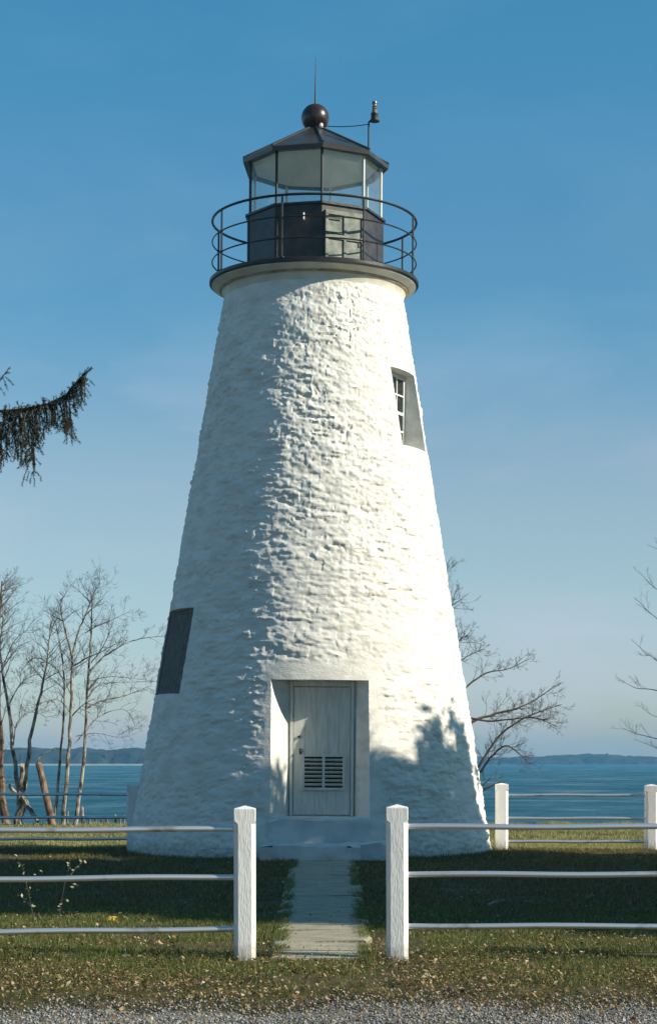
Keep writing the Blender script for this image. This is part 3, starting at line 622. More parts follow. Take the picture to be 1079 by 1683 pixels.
# ------------------------------------------------------------------ bare trees
class Tree:
    def __init__(s, seed): s.tr = MB(); s.tw = MB(); s.r = random.Random(seed)
    def limb(s, pts, r0, r1, big=True, n=7):
        """smooth tapering limb through points"""
        P = [Vector(p) for p in pts]; out = []
        for i in range(len(P) - 1):
            a, b_, c, d = P[max(i - 1, 0)], P[i], P[i + 1], P[min(i + 2, len(P) - 1)]
            for t in (0, .25, .5, .75):
                out.append(0.5 * ((2 * b_) + (c - a) * t + (2 * a - 5 * b_ + 4 * c - d) * t * t + (3 * b_ - a - 3 * c + d) * t ** 3))
        out.append(P[-1]); m = len(out); rr = [r0 + (r1 - r0) * (k / (m - 1)) ** 0.8 for k in range(m)]
        for k in range(1, m - 1): out[k] += Vector((s.r.gauss(0, 1), s.r.gauss(0, 1), s.r.gauss(0, 1))) * rr[k] * 0.22
        (s.tr if big else s.tw).tube(out, rr, n if big else 4); return out, rr
    def twigs(s, path, rr, num, length, lev=2, up=0.25, start=0.2, spread=0.9):
        for _ in range(num):
            k = int((start + (1 - start) * s.r.random() ** 0.8) * (len(path) - 1)); k = min(max(k, 1), len(path) - 1)
            p = path[k]; d = (path[k] - path[k - 1]).normalized()
            side = Vector((s.r.gauss(0, 1), s.r.gauss(0, .8), s.r.gauss(0, 1) + up * 1.5)); side = (side - d * side.dot(d)).normalized()
            dr_ = (d * s.r.uniform(0.5, 1.0) + side * spread * s.r.uniform(.6, 1.1)).normalized()
            ln = length * s.r.uniform(0.45, 1.15) * (1.15 - 0.5 * k / len(path)); r0 = min(rr[k] * 0.6, 0.004 + ln * 0.0095)
            n = 5; q = p.copy(); pts = [q.copy()]
            for i in range(n):
                dr_ = (dr_ + Vector((s.r.gauss(0, .16), s.r.gauss(0, .16), s.r.gauss(0, .16) + up * 0.22))).normalized(); q = q + dr_ * ln / n; pts.append(q.copy())
            rad_ = [max(0.0020, r0 * (1 - 0.8 * i / n)) for i in range(n + 1)]
            s.tw.tube(pts, rad_, 4 if lev > 0 else 3)
            if lev > 0: s.twigs(pts, rad_, s.r.randint(3, 5), ln * 0.55, lev - 1, up, 0.15, spread)
    def done(s, label, base, bark='bark_grey', name='bare_tree', group=None):
        t = thing(name, label, 'tree', base, group); b = Vector(base)
        for mb, nm, mt in ((s.tr, 'trunk', bark), (s.tw, 'crown', 'twig')):
            mb.v = [tuple(Vector(v) - b) for v in mb.v]
            if mb.v: mb.build(nm, mt, t, True)
        return t
def px(Y, pl, dy=None, r=None):
    out = []
    for i, p in enumerate(pl):
        yy_ = Y + (dy * i if dy else 0); out.append(at(p[0], p[1], yy_))
    return out
GT = 'bare trees along the bank'
YT = 46.0
# tree C: clump of three slim stems
T = Tree(3)
mains = [([(88, 1360), (95, 1290), (103, 1210), (106, 1150), (104, 1090), (97, 1050), (92, 1025)], .050, .012, .02),
         ([(103, 1360), (108, 1290), (115, 1200), (118, 1130), (118, 1080), (106, 1030), (101, 1005), (99, 985)], .068, .012, -.05),
         ([(122, 1360), (133, 1290), (140, 1220), (143, 1150), (146, 1100), (150, 1045), (151, 1008), (153, 978)], .062, .012, .06),
         ([(118, 1082), (128, 1042), (143, 1005), (152, 980), (165, 958)], .034, .008, -.08)]
for pl, a, b_, dy in mains:
    pth_, rr = T.limb(px(YT, pl, dy), a * .85, b_ * .9); T.twigs(pth_, rr, 19, 0.9, 2, 0.25, 0.4, 0.95)
subs = [([(146, 1105), (165, 1085), (185, 1070), (210, 1056), (235, 1049), (272, 1045)], .028, .006, .1),
        ([(120, 1095), (140, 1083), (165, 1072), (190, 1058)], .022, .006, -.12), ([(143, 1150), (160, 1128), (185, 1122), (262, 1120)], .02, .004, .1),
        ([(142, 1165), (165, 1152), (200, 1145), (228, 1135), (250, 1126)], .024, .006, .15),
        ([(118, 1178), (135, 1160), (155, 1148)], .02, .006, -.1), ([(124, 1222), (142, 1200), (160, 1180), (185, 1168), (208, 1168), (222, 1192)], .022, .005, .12),
        ([(140, 1040), (158, 1030), (185, 1018), (215, 1004)], .02, .005, .1), ([(150, 1090), (168, 1065), (180, 1040), (190, 1010)], .018, .004, -.1),
        ([(145, 1120), (180, 1112), (220, 1115), (268, 1122)], .014, .003, .08), ([(125, 1210), (160, 1205), (200, 1212), (235, 1200)], .012, .003, .1),
        ([(106, 1120), (92, 1098), (80, 1090), (62, 1088)], .016, .004, .1), ([(116, 1170), (95, 1150), (70, 1155), (52, 1170)], .014, .004, -.1)]
for pl, a, b_, dy in subs:
    pth_, rr = T.limb(px(YT, pl, dy), a, b_, True, 5); T.twigs(pth_, rr, 10, 0.7, 2, 0.15, 0.2, 0.95)
T.done('clump of slim grey bare stems on the bank between the cut stump and the lighthouse', at(105, 1357, YT), 'bark_grey', group=GT)
# tree A: forked, with lopped limbs
T = Tree(5)
mains = [([(32, 1362), (35, 1320), (36, 1292)], .115, .10, 0), ([(31, 1300), (25, 1262), (20, 1215), (14, 1160), (4, 1105), (0, 1060), (6, 1020), (2, 980)], .062, .012, .05),
         ([(40, 1298), (46, 1250), (52, 1205), (62, 1160), (72, 1118), (78, 1085), (81, 1055), (84, 1020)], .06, .012, -.06),
         ([(36, 1296), (37, 1270), (37, 1258)], .07, .055, -.1), ([(37, 1308), (47, 1325), (62, 1350)], .065, .05, -.25), ([(28, 1305), (20, 1297), (16, 1291)], .05, .04, -.1)]
for i, (pl, a, b_, dy) in enumerate(mains):
    pth_, rr = T.limb(px(YT + .3, pl, dy), a, b_)
    if i in (1, 2): T.twigs(pth_, rr, 20, 0.95, 2, 0.25, 0.4, 0.95)
for pl, a, b_, dy in [([(22, 1225), (28, 1190), (45, 1172), (62, 1172), (78, 1180)], .02, .005, .1), ([(14, 1160), (30, 1130), (50, 1112), (72, 1108)], .02, .005, .1),
                      ([(72, 1118), (95, 1105), (112, 1098)], .016, .005, .1), ([(78, 1090), (66, 1082), (50, 1085), (30, 1110)], .016, .004, -.1), ([(5, 1100), (20, 1060), (38, 1040), (55, 1035)], .018, .004, .1)]:
    pth_, rr = T.limb(px(YT + .3, pl, dy), a, b_, True, 5); T.twigs(pth_, rr, 13, 0.7, 2, 0.3, 0.2, 0.8)
T.done('forked bare tree with lopped limb stubs left of the leaning stump', at(35, 1356, YT + .3), 'bark_grey', group=GT)
# tree D: at the left margin
T = Tree(8)
pth_, rr = T.limb(px(YT + 1, [(10, 1362), (4, 1310), (2, 1240), (-2, 1150), (-4, 1070), (0, 1000), (4, 955)]), .11, .02); T.twigs(pth_, rr, 40, 1.1, 2, 0.3, 0.4, 0.95)
pth_, rr = T.limb(px(YT + 1, [(14, 1360), (2, 1330), (-20, 1290), (-50, 1200), (-70, 1050)]), .075, .02); T.twigs(pth_, rr, 20, 1.2, 2, 0.5, 0.4, 0.8)
T.done('leftmost bare tree with reddish brown trunk, cut off by the picture edge', at(6, 1357, YT + 1), 'bark_brown', group=GT)
# leaning cut stump
st = thing('cut_stump', 'thick leaning cut trunk with one thin pale shoot, between bare trees', 'stump', at(85, 1355, YT - .2)); bs = st.location
b = MB(); b.tube([p - bs for p in px(YT - .2, [(87, 1362), (82, 1335), (74, 1300), (68, 1272), (63, 1255)])], [.10, .088, .082, .078, .072], 9); b.build('trunk', 'bark_brown', st, True)
c = at(63, 1254.6, YT - .2) - bs; d = (at(63, 1255, YT) - at(68, 1272, YT)).normalized()
MB().tube([c + d * .002, c + d * .008], .066, 9).build('cut_face', 'cut_wood', st)
b = MB(); b.tube([p - bs for p in px(YT - .2, [(61, 1256), (64, 1246), (72, 1238), (84, 1234), (96, 1231)])], [.02, .018, .014, .01, .006], 5); b.build('shoot', 'bark_grey', st, True)
# tree behind the tower
T = Tree(12); YB = 42.0
T.limb(px(YB, [(722, 1372), (724, 1300), (716, 1200), (700, 1100), (690, 1000), (680, 930)]), .16, .04)
rl = [([(742, 1335), (762, 1300), (785, 1262), (815, 1215), (850, 1187), (885, 1170), (922, 1158)], .05, .007, .1, 22), ([(765, 1305), (788, 1270), (805, 1246), (828, 1226), (848, 1235), (864, 1250)], .036, .007, -.1, 16),
      ([(718, 1215), (760, 1198), (780, 1184), (812, 1173), (850, 1164), (882, 1148), (912, 1126)], .055, .007, .12, 22), ([(720, 1190), (765, 1180), (800, 1185), (840, 1182), (880, 1180), (915, 1195)], .035, .006, -.1, 20),
      ([(705, 1150), (750, 1140), (776, 1120), (800, 1106), (835, 1099), (868, 1083)], .036, .006, .12, 14), ([(724, 1335), (770, 1312), (792, 1299), (812, 1289), (828, 1285)], .045, .02, .0, 0), ([(722, 1340), (775, 1308), (793, 1291), (806, 1278)], .03, .006, -.05, 5),
      ([(698, 1090), (730, 1062), (755, 1052), (772, 1040)], .03, .005, .1, 9), ([(694, 1040), (722, 1010), (742, 995), (758, 985)], .03, .005, -.1, 9), ([(690, 1000), (712, 960), (730, 935), (742, 915)], .028, .005, .1, 8), ([(710, 1120), (745, 1095), (765, 1080), (790, 1068)], .026, .005, .1, 9),
      ([(690, 990), (670, 940), (655, 900)], .04, .01, .1, 6), ([(722, 1280), (690, 1220), (650, 1180), (600, 1150)], .05, .01, .1, 6)]
for pl, a, b_, dy, n in rl:
    pth_, rr = T.limb(px(YB, pl, dy), a, b_, True, 5); T.twigs(pth_, rr, int(n * 1.35), 0.62, 2, 0.2, 0.3, 0.75)
T.done('dark spreading bare tree half hidden behind the sunlit side of the lighthouse', at(722, 1368, YB), 'twig', group=GT)
# tree at the right margin
T = Tree(15)
T.limb(px(YB, [(1150, 1372), (1146, 1290), (1150, 1180), (1140, 1060), (1148, 940)]), .13, .03)
for pl, a, b_, dy, n in [([(1148, 1240), (1105, 1222), (1070, 1212), (1045, 1206), (1022, 1197)], .035, .006, .05, 11), ([(1150, 1260), (1100, 1240), (1065, 1224), (1040, 1215)], .02, .005, -.05, 6), ([(1150, 1160), (1100, 1140), (1068, 1133), (1045, 1131), (1022, 1120)], .032, .006, .1, 12),
                         ([(1145, 1110), (1095, 1095), (1060, 1072), (1036, 1050)], .028, .005, .1, 10), ([(1142, 1060), (1095, 1030), (1065, 1005), (1045, 985)], .028, .005, .1, 10), ([(1144, 1010), (1095, 980), (1070, 962), (1050, 940)], .025, .005, -.1, 10), ([(1146, 960), (1110, 920), (1085, 905), (1062, 895)], .02, .005, .1, 6),
                         ([(1148, 1100), (1200, 1060), (1240, 1000)], .04, .01, .1, 10), ([(1148, 1180), (1200, 1150), (1260, 1120)], .04, .01, .1, 10), ([(1146, 1200), (1100, 1182), (1072, 1176), (1050, 1160)], .02, .004, .1, 7)]:
    pth_, rr = T.limb(px(YB, pl, dy), a * .55, b_ * .6, True, 5); T.twigs(pth_, rr, max(3, int(n * .5)), 0.5, 1, 0.3, 0.45, 0.6)
T.done('bare tree at the right edge whose twigs reach over the water', at(1150, 1368, YB), 'twig', group=GT)
# old stakes on the bank edge
first = None
for (xp, yt, wd, ln) in ((137, 1328, .06, -3), (110, 1334, .035, 4), (147, 1345, .04, 2), (158, 1343, .04, -2), (166, 1344, .03, 3), (176, 1344, .05, -1), (191, 1340, .045, -4), (197, 1343, .04, 2), (203, 1341, .04, 5)):
    Ys = 46.6 + random.uniform(-.1, .1); p = at(xp, 1362, Ys); h = at(xp, yt, Ys).z - p.z
    b = MB(); b.tube([(0, 0, -.1), (h * math.tan(R(ln)) * .5, 0, h * .5), (h * math.tan(R(ln)), 0, h), (h * math.tan(R(ln)) * 1.02, 0, h + wd * .6)], [wd * .75, wd * .7, wd * .6, wd * .15], 7)
    o = b.build('wooden_stake', 'driftwood', None, True); o.location = p
    tag(o, 'weathered wooden stake at the water edge between bare trees and lighthouse', 'stake', 'weathered stakes along the bank')
    if xp == 137: o['label'] = 'tallest pointed dark stake, right beside the slim bare stems'; 
    if xp == 110: o['label'] = 'thin stake standing among the slim grey bare stems'

# ------------------------------------------------------------------ conifers
def needle_cloud(paths, dens, ln, wd, r, jit=0.0):
    """tapering needles (triangles) all round each path"""
    vs = []; 
    for P in paths:
        P = np.array(P); seg = np.linalg.norm(np.diff(P, axis=0), axis=1); tot = seg.sum(); n = max(3, int(tot * dens)); c = np.concatenate([[0], np.cumsum(seg)])
        t = r.random(n) * tot; k = np.clip(np.searchsorted(c, t) - 1, 0, len(seg) - 1); fr = ((t - c[k]) / seg[k])[:, None]
        p = P[k] * (1 - fr) + P[k + 1] * fr; d = (P[k + 1] - P[k]) / seg[k][:, None]
        q = r.normal(0, 1, (n, 3)); q -= d * (q * d).sum(1)[:, None]; q /= np.linalg.norm(q, axis=1)[:, None] + 1e-9
        dirn = q * 0.8 + d * 0.65; dirn /= np.linalg.norm(dirn, axis=1)[:, None]; s = np.cross(dirn, r.normal(0, 1, (n, 3))); s /= np.linalg.norm(s, axis=1)[:, None] + 1e-9
        l = (ln * r.uniform(.6, 1.2, n))[:, None]
        vs.append(np.stack([p - s * wd / 2, p + s * wd / 2, p + dirn * l], 1))
    v = np.concatenate(vs).reshape(-1, 3); return v, np.arange(len(v)).reshape(-1, 3)
SX, SY = -4.85, 15.0
sp = thing('spruce_tree', 'dark drooping spruce whose branch tip hangs in from the left edge', 'tree', (SX, SY, 0))
sr = np.random.default_rng(5); b = MB(); b.tube([(0, 0, -.2), (0.02, 0, 2), (-.02, 0.02, 5), (0, 0, 9), (0, 0, 12.5)], [.24, .2, .16, .09, .015], 10); b.build('trunk', 'spruce_bark', sp, True)
hero, rough, wood = [], [], MB()
def branchlet(p, d, ln, droop, n=5):
    q = np.array(p, float); d = np.array(d, float); out = [q.copy()]
    for i in range(n):
        d = d + np.array([0, 0, -droop]) + sr.normal(0, .09, 3); d /= np.linalg.norm(d); q = q + d * ln / n; out.append(q.copy())
    return out
def O(p): return np.array(p) - np.array([SX, SY, 0])
# the branch that shows: traced in plan from trunk to tip
main = [O(v) for v in (Vector((SX, SY, 4.75)), Vector((-3.9, SY + .05, 4.42)), Vector((-3.1, SY, 4.28)), at(8, 676, SY), at(45, 672, SY), at(80, 664, SY), at(108, 650, SY), at(122, 634, SY), at(136, 618, SY), at(151, 605, SY))]
wood.tube(main, [.05, .04, .026, .011, .009, .008, .006, .005, .004, .002], 6); hero += [main[3:], main[3:], main[3:], main[7:]]
hero.append(main[2:6])
def px_drop(xp):      # how far the hanging twigs reach down, in photo pixels
    return np.interp(xp, [-200, 8, 22, 34, 42, 52, 62, 75, 82, 92, 102, 112, 118, 128, 138, 146], [120, 92, 60, 98, 118, 92, 74, 60, 45, 46, 88, 62, 36, 34, 40, 22])
for xp in np.concatenate([np.linspace(-260, 6, 36), np.linspace(7, 138, 34)]):
    pz = np.interp(xp, [-500, -360, 8, 45, 80, 108, 122, 136], [640, 660, 676, 672, 664, 650, 634, 618])
    for rep in range(2):
        p = O(at(xp + sr.uniform(-2, 2), pz + 1, SY + sr.normal(0, .015))); ln = px_drop(xp) / 210.7 * sr.uniform(.55, 1.02)
        side = np.array([sr.normal(0.1, .45), sr.normal(0, .75), -0.3]); bl = branchlet(p, side, ln * 1.08, 0.9); hero.append(bl)
        wood.tube(bl, [.004, .0035, .003, .0025, .002, .0015], 3)
        for kk in range(int(2 + ln * 12)):
            j = sr.integers(1, 5); sb = branchlet(bl[j], [sr.normal(0, .7), sr.normal(0, .5), -.4], ln * sr.uniform(.08, .22) + .04, .3, 3); hero.append(sb)
    for rep in range(5):                                  # short side shoots hide the wood
        p = O(at(xp + sr.uniform(-3, 3), np.interp(xp, [-500, -360, 8, 45, 80, 108, 122, 136], [640, 660, 676, 672, 664, 650, 634, 618]), SY)); hero.append(branchlet(p, [sr.normal(.3, .5), sr.normal(0, .6), sr.normal(-.3, .6)], sr.uniform(.04, .085), .25, 3))
    if sr.random() < .8:                                  # short upright shoots along the top
        p = O(at(xp, pz, SY)); hero.append(branchlet(p, [sr.normal(.3, .3), sr.normal(0, .4), .8], sr.uniform(.03, .055), 0.0, 3))
for (a, c) in (((128, 628), (112 + 20, 612)), ((138, 620), (156, 633)), ((132, 626), (149, 650)), ((138, 622), (139, 630)), ((124, 634), (146, 655))):
    q0, q1 = O(at(*a, SY)), O(at(*c, SY + .03)); hero.append([q0, q0 * .5 + q1 * .5 + np.array([0, 0, .008]), q1])
# loose hanging spray below
q = O(at(42, 755, SY)); s1 = [q, O(at(45, 768, SY)), O(at(40, 785, SY)), O(at(36, 798, SY))]; hero += [s1, [s1[0] + 0, O(at(33, 762, SY)), O(at(30, 770, SY))], [s1[1], O(at(48, 778, SY)), O(at(44, 790, SY))]]; wood.tube([O(at(44, 730, SY)), s1[0], s1[1], s1[2], s1[3]], .0025, 3)
# upper small tip
for pl in ([(-40, 655), (-5, 632), (8, 615), (17, 603)], [(2, 622), (10, 620), (22, 633)], [(4, 620), (8, 628), (13, 641)], [(-6, 632), (2, 640), (8, 648)], [(8, 615), (14, 612), (17, 614)]):
    hero.append([O(at(x, y, SY + .2)) for x, y in pl])
wood.tube([O((SX, SY, 5.1)), O((-3.6, SY + .1, 4.6)), O(at(-40, 655, SY + .2)), O(at(-5, 632, SY + .2)), O(at(17, 603, SY + .2))], [.04, .025, .01, .006, .003], 5)
# the rest of the tree
for z in np.arange(2.6, 12.2, 0.34):
    reach = 2.35 * (1 - (z - 2.0) / 11.0) ** 0.8 if z > 5.4 else 2.0
    for a in np.arange(0, 2 * math.pi, 2 * math.pi / 7) + z * 2.1 + sr.uniform(0, .4):
        d = np.array([math.cos(a), math.sin(a), 0]); ln = reach * sr.uniform(.75, 1.0)
        if d[0] > .55: ln = min(ln, 1.75)
        P = [d * (ln * s) + np.array([0, 0, z + .15 - .55 * s + .42 * s ** 2.2]) for s in np.linspace(0, 1, 7)]
        wood.tube(P, [.03, .025, .02, .016, .012, .008, .004], 4); rough.append(P[1:])
        for s in np.linspace(.15, 1, 15):
            k = s * 5.99; i = int(k); p = P[i] * (1 - k + i) + P[i + 1] * (k - i)
            rough.append(branchlet(p, [sr.normal(0, .5) + d[0] * .3, sr.normal(0, .5) + d[1] * .3, -.3], sr.uniform(.25, .5), .7, 3))
wood.build('branches', 'spruce_bark', sp, True)
v1, f1 = needle_cloud(hero, 620, 0.021, 0.0036, sr); v2, f2 = needle_cloud(rough, 170, 0.075, 0.026, sr)
link('crown', raw('crown', np.concatenate([v1, v2]), np.concatenate([f1, f2 + len(v1)])), 'needles', sp)
# row of evergreens outside the frame to the right: they throw the shade over the lawn and the tower foot
def evergreen(x, y, h, rad_, seed, label):
    r = np.random.default_rng(seed); t = thing('evergreen_tree', label, 'tree', (x, y, 0), 'evergreens beside the lawn')
    MB().tube([(0, 0, -.2), (0, 0, h * .5), (0, 0, h * .95)], [.16, .09, .02], 8).build('trunk', 'spruce_bark', t, True)
    n = int(1900 * rad_ * h); z = 0.15 + (h - .15) * r.random(n); q = np.abs(z / h - .38) / np.where(z / h > .38, .62, .62)
    a = r.random(n) * 2 * math.pi; lump = 1 + .10 * np.sin(z * 3.1 + seed) + .14 * np.sin(a * 4 + z * 2.3 + seed) + .08 * np.sin(a * 9 - z * 5)
    R_ = rad_ * np.sqrt(np.clip(1 - q ** 3.4, 0, 1)) * lump * np.sqrt(r.uniform(.15, 1, n)); p = np.stack([R_ * np.cos(a), R_ * np.sin(a), z + .12 * r.normal(0, 1, n)], -1)
    cell = np.floor(p / .42).astype(int); hsh = np.modf(np.abs(np.sin(cell @ np.array([12.99, 78.23, 37.72]) + seed)) * 43758.5)[0]
    kp = hsh < np.interp(z / h, [0, .75, .88, 1], [.95, .88, .66, .40]); p = p[kp]; n = len(p)
    for _ in range(int(9 * rad_)):                       # loose leading shoots above the crown
        aa, rr_ = r.random() * 6.28, rad_ * .95 * math.sqrt(r.random()); cz = h - .55 * (rr_ / rad_) ** 2 * rad_ + r.uniform(-.1, .45)
        p = np.concatenate([p, np.array([rr_ * math.cos(aa), rr_ * math.sin(aa), cz]) + r.normal(0, 1, (26, 3)) * np.array([.10, .12, .17])])
    n = len(p)
    d1 = r.normal(0, 1, (n, 3)); d1[:, 2] += .3; d1 /= np.linalg.norm(d1, axis=1)[:, None]; d2 = np.cross(d1, r.normal(0, 1, (n, 3))); d2 /= np.linalg.norm(d2, axis=1)[:, None]
    s = r.uniform(.10, .24, n)[:, None]
    v = np.stack([p - d1 * s, p + d2 * s * .35, p + d1 * s, p - d2 * s * .35], 1).reshape(-1, 3)
    link('crown', raw('crown', v, np.arange(len(v)).reshape(-1, 4)), 'evergreen', t)
for i, (x, y, h, rd) in enumerate([(14.2, 16.2, 12.2, 2.2), (14.0, 19.2, 12.2, 2.3), (14.3, 22.0, 12.2, 2.1), (14.1, 23.9, 11.8, 1.5), (14.0, 25.7, 9.7, 1.9), (14.1, 27.7, 9.0, 1.5)]):
    evergreen(x, y, h, rd, 70 + i, 'dense dark evergreen in the row right of the lawn')

# ------------------------------------------------------------------ grass, leaves, gravel, weeds
def on_path(x, y, m=0.0):
    t = (29.4 - y) / (29.4 - 14.85); l = -0.53 + 0.145 * t + m; r_ = 0.37 - 0.085 * t - m
    return (x > l) & (x < r_) & (y > 14.8) & (y < 29.6)
def free(x, y, m=0.03):
    k = ~on_path(x, y, m) & ((x - AX) ** 2 + (y - AY) ** 2 > 3.12 ** 2) & ~((x > AX - .75) & (x < AX + 1.25) & (y > 29.2) & (y < 31))
    return k
gp = lattice(128, 128, 44)
def blades(n, y0, y1, ext, hgt, wd, seed, cover=0.0):
    r = np.random.default_rng(seed); y = np.sqrt(r.uniform(y0 ** 2, y1 ** 2, n)); x = (r.random(n) * 2 - 1) * (y * 0.172 + ext)
    pat = vnoise(x / .55 + 300, y / .8 + 300, gp) + .5 * vnoise(x / .17 + 300, y / .25 + 300, gp)
    thin = np.clip((y - 13.0) / 1.5, 0.12, 1) if y0 < 14 else 1.0
    rag = .03 - .13 * np.clip(vnoise(x / .3 + 60, y / .35 + 60, gp) * 1.6 - .5, 0, 1)
    k = free(x, y, -rag + .0) & (y > road_edge(x) + .05) & (r.random(n) < np.clip(pat * 2.6 - .85, .05, 1) * thin); x, y, pat = x[k], y[k], pat[k]; n = len(x); z = ground_z(x, y)
    a = r.random(n) * 2 * math.pi; lean = r.uniform(.1, .9, n); h = hgt * r.uniform(.4, 1.15, n) * (.6 + .5 * pat)
    b_ = np.stack([x, y, z - .004], -1); s = np.stack([np.cos(a), np.sin(a), 0 * a], -1) * (wd * r.uniform(.6, 1.2, n) / 2)[:, None]
    a2 = r.random(n) * 2 * math.pi; tip = b_ + np.stack([np.cos(a2) * lean * h, np.sin(a2) * lean * h, h * np.sqrt(1 - .5 * lean ** 2)], -1)
    v = np.stack([b_ - s, b_ + s, tip], 1).reshape(-1, 3); return v, np.arange(len(v)).reshape(-1, 3)
parts = [blades(260000, 12.4, 20, .8, .055, .007, 1), blades(30000, 12.4, 47, 5, .09, .02, 4)]
v, f = blades(170000, 19.6, 34, 1.0, .065, .011, 2)
stuff(link('grass', raw('grass', v, f), 'brown_grass'), 'thin brownish grass round the foot of the lighthouse', 'grass')  # browner than the lawn, to carry the tone of its shade
v, f = blades(170000, 33.2, 47.6, 1.5, .08, .016, 3)
stuff(link('grass', raw('grass', v, f), 'dry_grass'), 'pale dry grass along the bank behind the lighthouse', 'grass')
def creep(n, seed):
    r = np.random.default_rng(seed); y = 14.6 + 14.8 * r.random(n) ** 1.4; t = (29.4 - y) / 14.55; sg = r.choice([-1, 1], n); e = np.where(sg < 0, -0.53 + 0.145 * t, 0.37 - 0.085 * t)
    pat = vnoise(y / .22 + 10 + sg * 20, y / .4 + 50, gp); k = r.random(n) < np.clip(pat * 2.4 - .7, .04, 1); y, sg, e, pat = y[k], sg[k], e[k], pat[k]; n = len(y)
    x = e + sg * r.normal(0.012, .03, n); b_ = np.stack([x, y, np.maximum(ground_z(x, y), .012)], -1); a = r.random(n) * 6.28; s = np.stack([np.cos(a), np.sin(a), 0 * a], -1) * (.004 * r.uniform(.6, 1.2, n))[:, None]
    h = r.uniform(.04, .10, n) * (.5 + pat * .8); tip = b_ + np.stack([-sg * h * r.uniform(-.3, 1.0, n), h * r.normal(0, .5, n), h * .7], -1)
    v = np.stack([b_ - s, b_ + s, tip], 1).reshape(-1, 3); return v, np.arange(len(v)).reshape(-1, 3)
parts.append(creep(11000, 31))
vv, ff, o_ = [], [], 0
for v, f in parts: vv.append(v); ff.append(f + o_); o_ += len(v)
stuff(link('grass', raw('grass', np.concatenate(vv), np.concatenate(ff)), 'grass'), 'short patchy autumn grass over the lawn', 'grass')
def litter(n, y0, y1, size, seed, dens=None):
    r = np.random.default_rng(seed); y = np.sqrt(r.uniform(y0 ** 2, y1 ** 2, n)); x = (r.random(n) * 2 - 1) * (y * 0.172 + .8)
    pat = vnoise(x / .9 + 500, y / .7 + 500, gp); pr = (np.interp(y, [11, 12.0, 12.6, 13.6, 14.6, 16, 19, 24, 46], [.16, .35, .9, 1, .8, .35, .16, .10, .12])) * np.clip(pat * 1.7 - .1, .12, 1)
    k = (free(x, y, .10) | (on_path(x, y) & (r.random(n) < .35))) & (r.random(n) < pr); x, y = x[k], y[k]; n = len(x); z = ground_z(x, y) + r.uniform(.012, .045, n)
    a = r.random(n) * 2 * math.pi; s = size * r.uniform(.45, 1.0, n) * np.where(r.random(n) < .12, 1.8, 1); t1, t2 = r.normal(0, .45, n), r.normal(0, .45, n)
    d = np.stack([np.cos(a), np.sin(a), t1], -1) * s[:, None]; e = np.stack([-np.sin(a), np.cos(a), t2], -1) * (s * r.uniform(.35, .75, n))[:, None]; p = np.stack([x, y, z], -1)
    v = np.stack([p - d, p - .2 * d + e, p + d, p + .1 * d - e], 1); v[:, 1, 2] += s * .25; v[:, 3, 2] += s * .2
    v = v.reshape(-1, 3); return v, np.arange(len(v)).reshape(-1, 4)
pa_, pb_ = litter(95000, 11.2, 20, .0135, 5), litter(42000, 20, 46, .020, 6)
stuff(link('leaf_litter', raw('leaf_litter', np.concatenate([pa_[0], pb_[0]]), np.concatenate([pa_[1], pb_[1] + len(pa_[0])])), 'litter'), 'dry brown fallen leaves scattered over the grass', 'fallen leaves')
r = np.random.default_rng(9); n = 26000; y = r.uniform(10.2, 13.1, n); x = (r.random(n) * 2 - 1) * (y * .172 + .8)
k = r.random(n) < np.clip((road_edge(x) + .25 - y) / .5, 0, 1); x, y = x[k], y[k]; n = len(x); s = r.uniform(.004, .013, n)[:, None]; p = np.stack([x, y, ground_z(x, y) + .016], -1)
oct_ = np.array([[1, 0, 0], [0, 1, 0], [-1, 0, 0], [0, -1, 0], [0, 0, .8], [0, 0, -.8]]); ph = r.random(n) * 6.28
vx = p[:, None, :] + np.stack([oct_[None, :, 0] * np.cos(ph)[:, None] - oct_[None, :, 1] * np.sin(ph)[:, None], oct_[None, :, 0] * np.sin(ph)[:, None] + oct_[None, :, 1] * np.cos(ph)[:, None], np.repeat(oct_[None, :, 2], n, 0)], -1) * s[:, :, None] * r.uniform(.7, 1.3, (n, 6, 1))
of = np.array([[0, 1, 4], [1, 2, 4], [2, 3, 4], [3, 0, 4], [1, 0, 5], [2, 1, 5], [3, 2, 5], [0, 3, 5]])
stuff(link('gravel_stones', raw('gravel_stones', vx.reshape(-1, 3), (np.arange(n)[:, None, None] * 6 + of[None]).reshape(-1, 3)), 'stones'), 'loose grey gravel stones along the road edge', 'gravel')
# weedy saplings left
def sapling(base, stems, label, seed):
    t = thing('sapling', label, 'plant', base, 'young weeds by the left fence'); rr_ = random.Random(seed); b = MB(); lv = MB(); base = Vector(base)
    for pl in stems:
        P = [Vector(q) - base for q in pl]; b.tube(P, [.006 - .004 * i / (len(P) - 1) for i in range(len(P))], 4)
        for i in range(1, len(P)):
            for _ in range(3):
                q = P[i - 1].lerp(P[i], rr_.random()); d = Vector((rr_.gauss(0, 1), rr_.gauss(0, 1), rr_.gauss(.2, .6))).normalized(); e = d.orthogonal().normalized(); l = rr_.uniform(.022, .045)
                lv.add([q, q + d * l * .5 + e * l * .3, q + d * l, q + d * l * .5 - e * l * .3], [(0, 1, 2, 3)])
    b.build('stem', 'twig', t, True); lv.build('leaves', 'pale_leaf', t)
Yp = 17.4
sapling(at(96, 1531, Yp), [px(Yp, [(96, 1531), (100, 1490), (106, 1455), (114, 1425), (116, 1405)], .03), px(Yp, [(100, 1490), (118, 1465), (130, 1450)], -.04), px(Yp, [(108, 1450), (126, 1425), (140, 1412)], .05)], 'taller pale-leaved sapling behind the left front rails', 1)
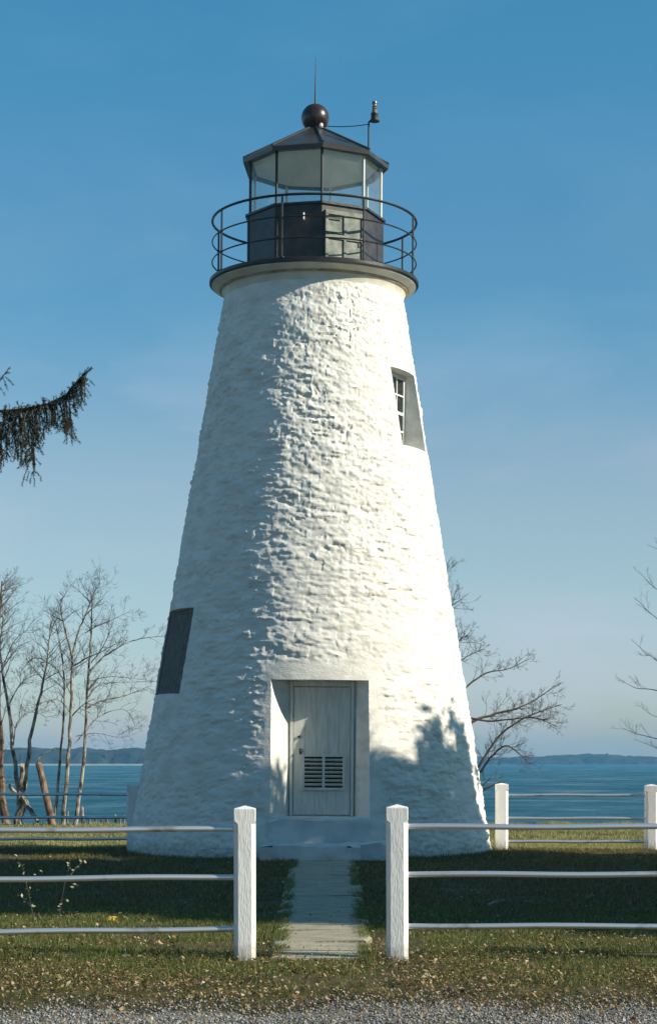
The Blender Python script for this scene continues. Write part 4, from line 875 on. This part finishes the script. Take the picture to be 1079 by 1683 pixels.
sapling(at(60, 1533, Yp), [px(Yp, [(60, 1533), (52, 1490), (46, 1462), (38, 1428), (33, 1418)], .02), px(Yp, [(52, 1490), (40, 1478), (30, 1470)], .05), px(Yp, [(46, 1462), (60, 1438), (70, 1432)], -.05)], 'shorter pale-leaved sapling nearer the left picture edge', 2)
# a big yellow leaf and a few fallen sticks
b = MB(); pl = []
for i in range(16):
    a = 2 * math.pi * i / 16; q = .036 * (1 + .22 * math.cos(5 * a)); pl.append((q * math.cos(a), q * math.sin(a) * .9, .012 * math.cos(2 * a)))
b.add(pl + [(0, 0, .018)], [(i, (i + 1) % 16, 16) for i in range(16)]); b.tube([(0, 0, .015), (.04, -.05, .01), (.07, -.08, .0)], .002, 4)
o = b.build('fallen_leaf', 'yellow_leaf'); p = at(185, 1522, 18.0); o.location = (p.x, 18.0, float(ground_z(p.x, 18.0)) + .055); o.rotation_euler = (R(38), 0, 0)
tag(o, 'single bright yellow leaf lying on the grass behind the left fence', 'leaf')
for (xa, ya, xb, yb, lb) in ((800, 1494, 827, 1488, 'pale fallen stick on the shaded lawn right of the path, longest one'), (962, 1482, 975, 1481, 'small pale stick on the shaded lawn nearer the right edge')):
    Ya, Yb = EYE * F / (ya - HY), EYE * F / (yb - HY); A_, B_ = at(xa, ya, Ya), at(xb, yb, Yb); A_.z = float(ground_z(A_.x, Ya)) + .05; B_.z = float(ground_z(B_.x, Yb)) + .07
    b = MB(); b.tube([A_, A_.lerp(B_, .4) + Vector((0, 0, .01)), B_], [.012, .014, .007], 6); b.tube([A_.lerp(B_, .5), A_.lerp(B_, .7) + Vector((.02, .05, .04))], [.007, .004], 5)
    tag(b.build('fallen_stick', 'driftwood', None, True), lb, 'stick', 'fallen sticks on the lawn')

# ------------------------------------------------------------------ air
hz = MB().box(-995, 995, -70, 1645, -4.2, 16.0).build('haze', None) if False else None
me = bpy.data.meshes.new('haze'); b = MB().box(-1000, 1000, -75, 1650, -4.5, 18.0); me.from_pydata(b.v, [], b.f); me.update()
hm = bpy.data.materials.new('haze'); hm.use_nodes = True; n = hm.node_tree; n.nodes.remove(n.nodes['Principled BSDF'])
pv = n.nodes.new('ShaderNodeVolumePrincipled'); pv.inputs['Density'].default_value = 0.00036; pv.inputs['Color'].default_value = (0.22, 0.62, 1.0, 1); pv.inputs['Anisotropy'].default_value = 0.2
n.links.new(pv.outputs[0], n.nodes['Material Output'].inputs['Volume']); M['haze'] = hm
ho = link('haze', me, 'haze'); stuff(ho, 'thin blue air haze over the bay', 'haze')
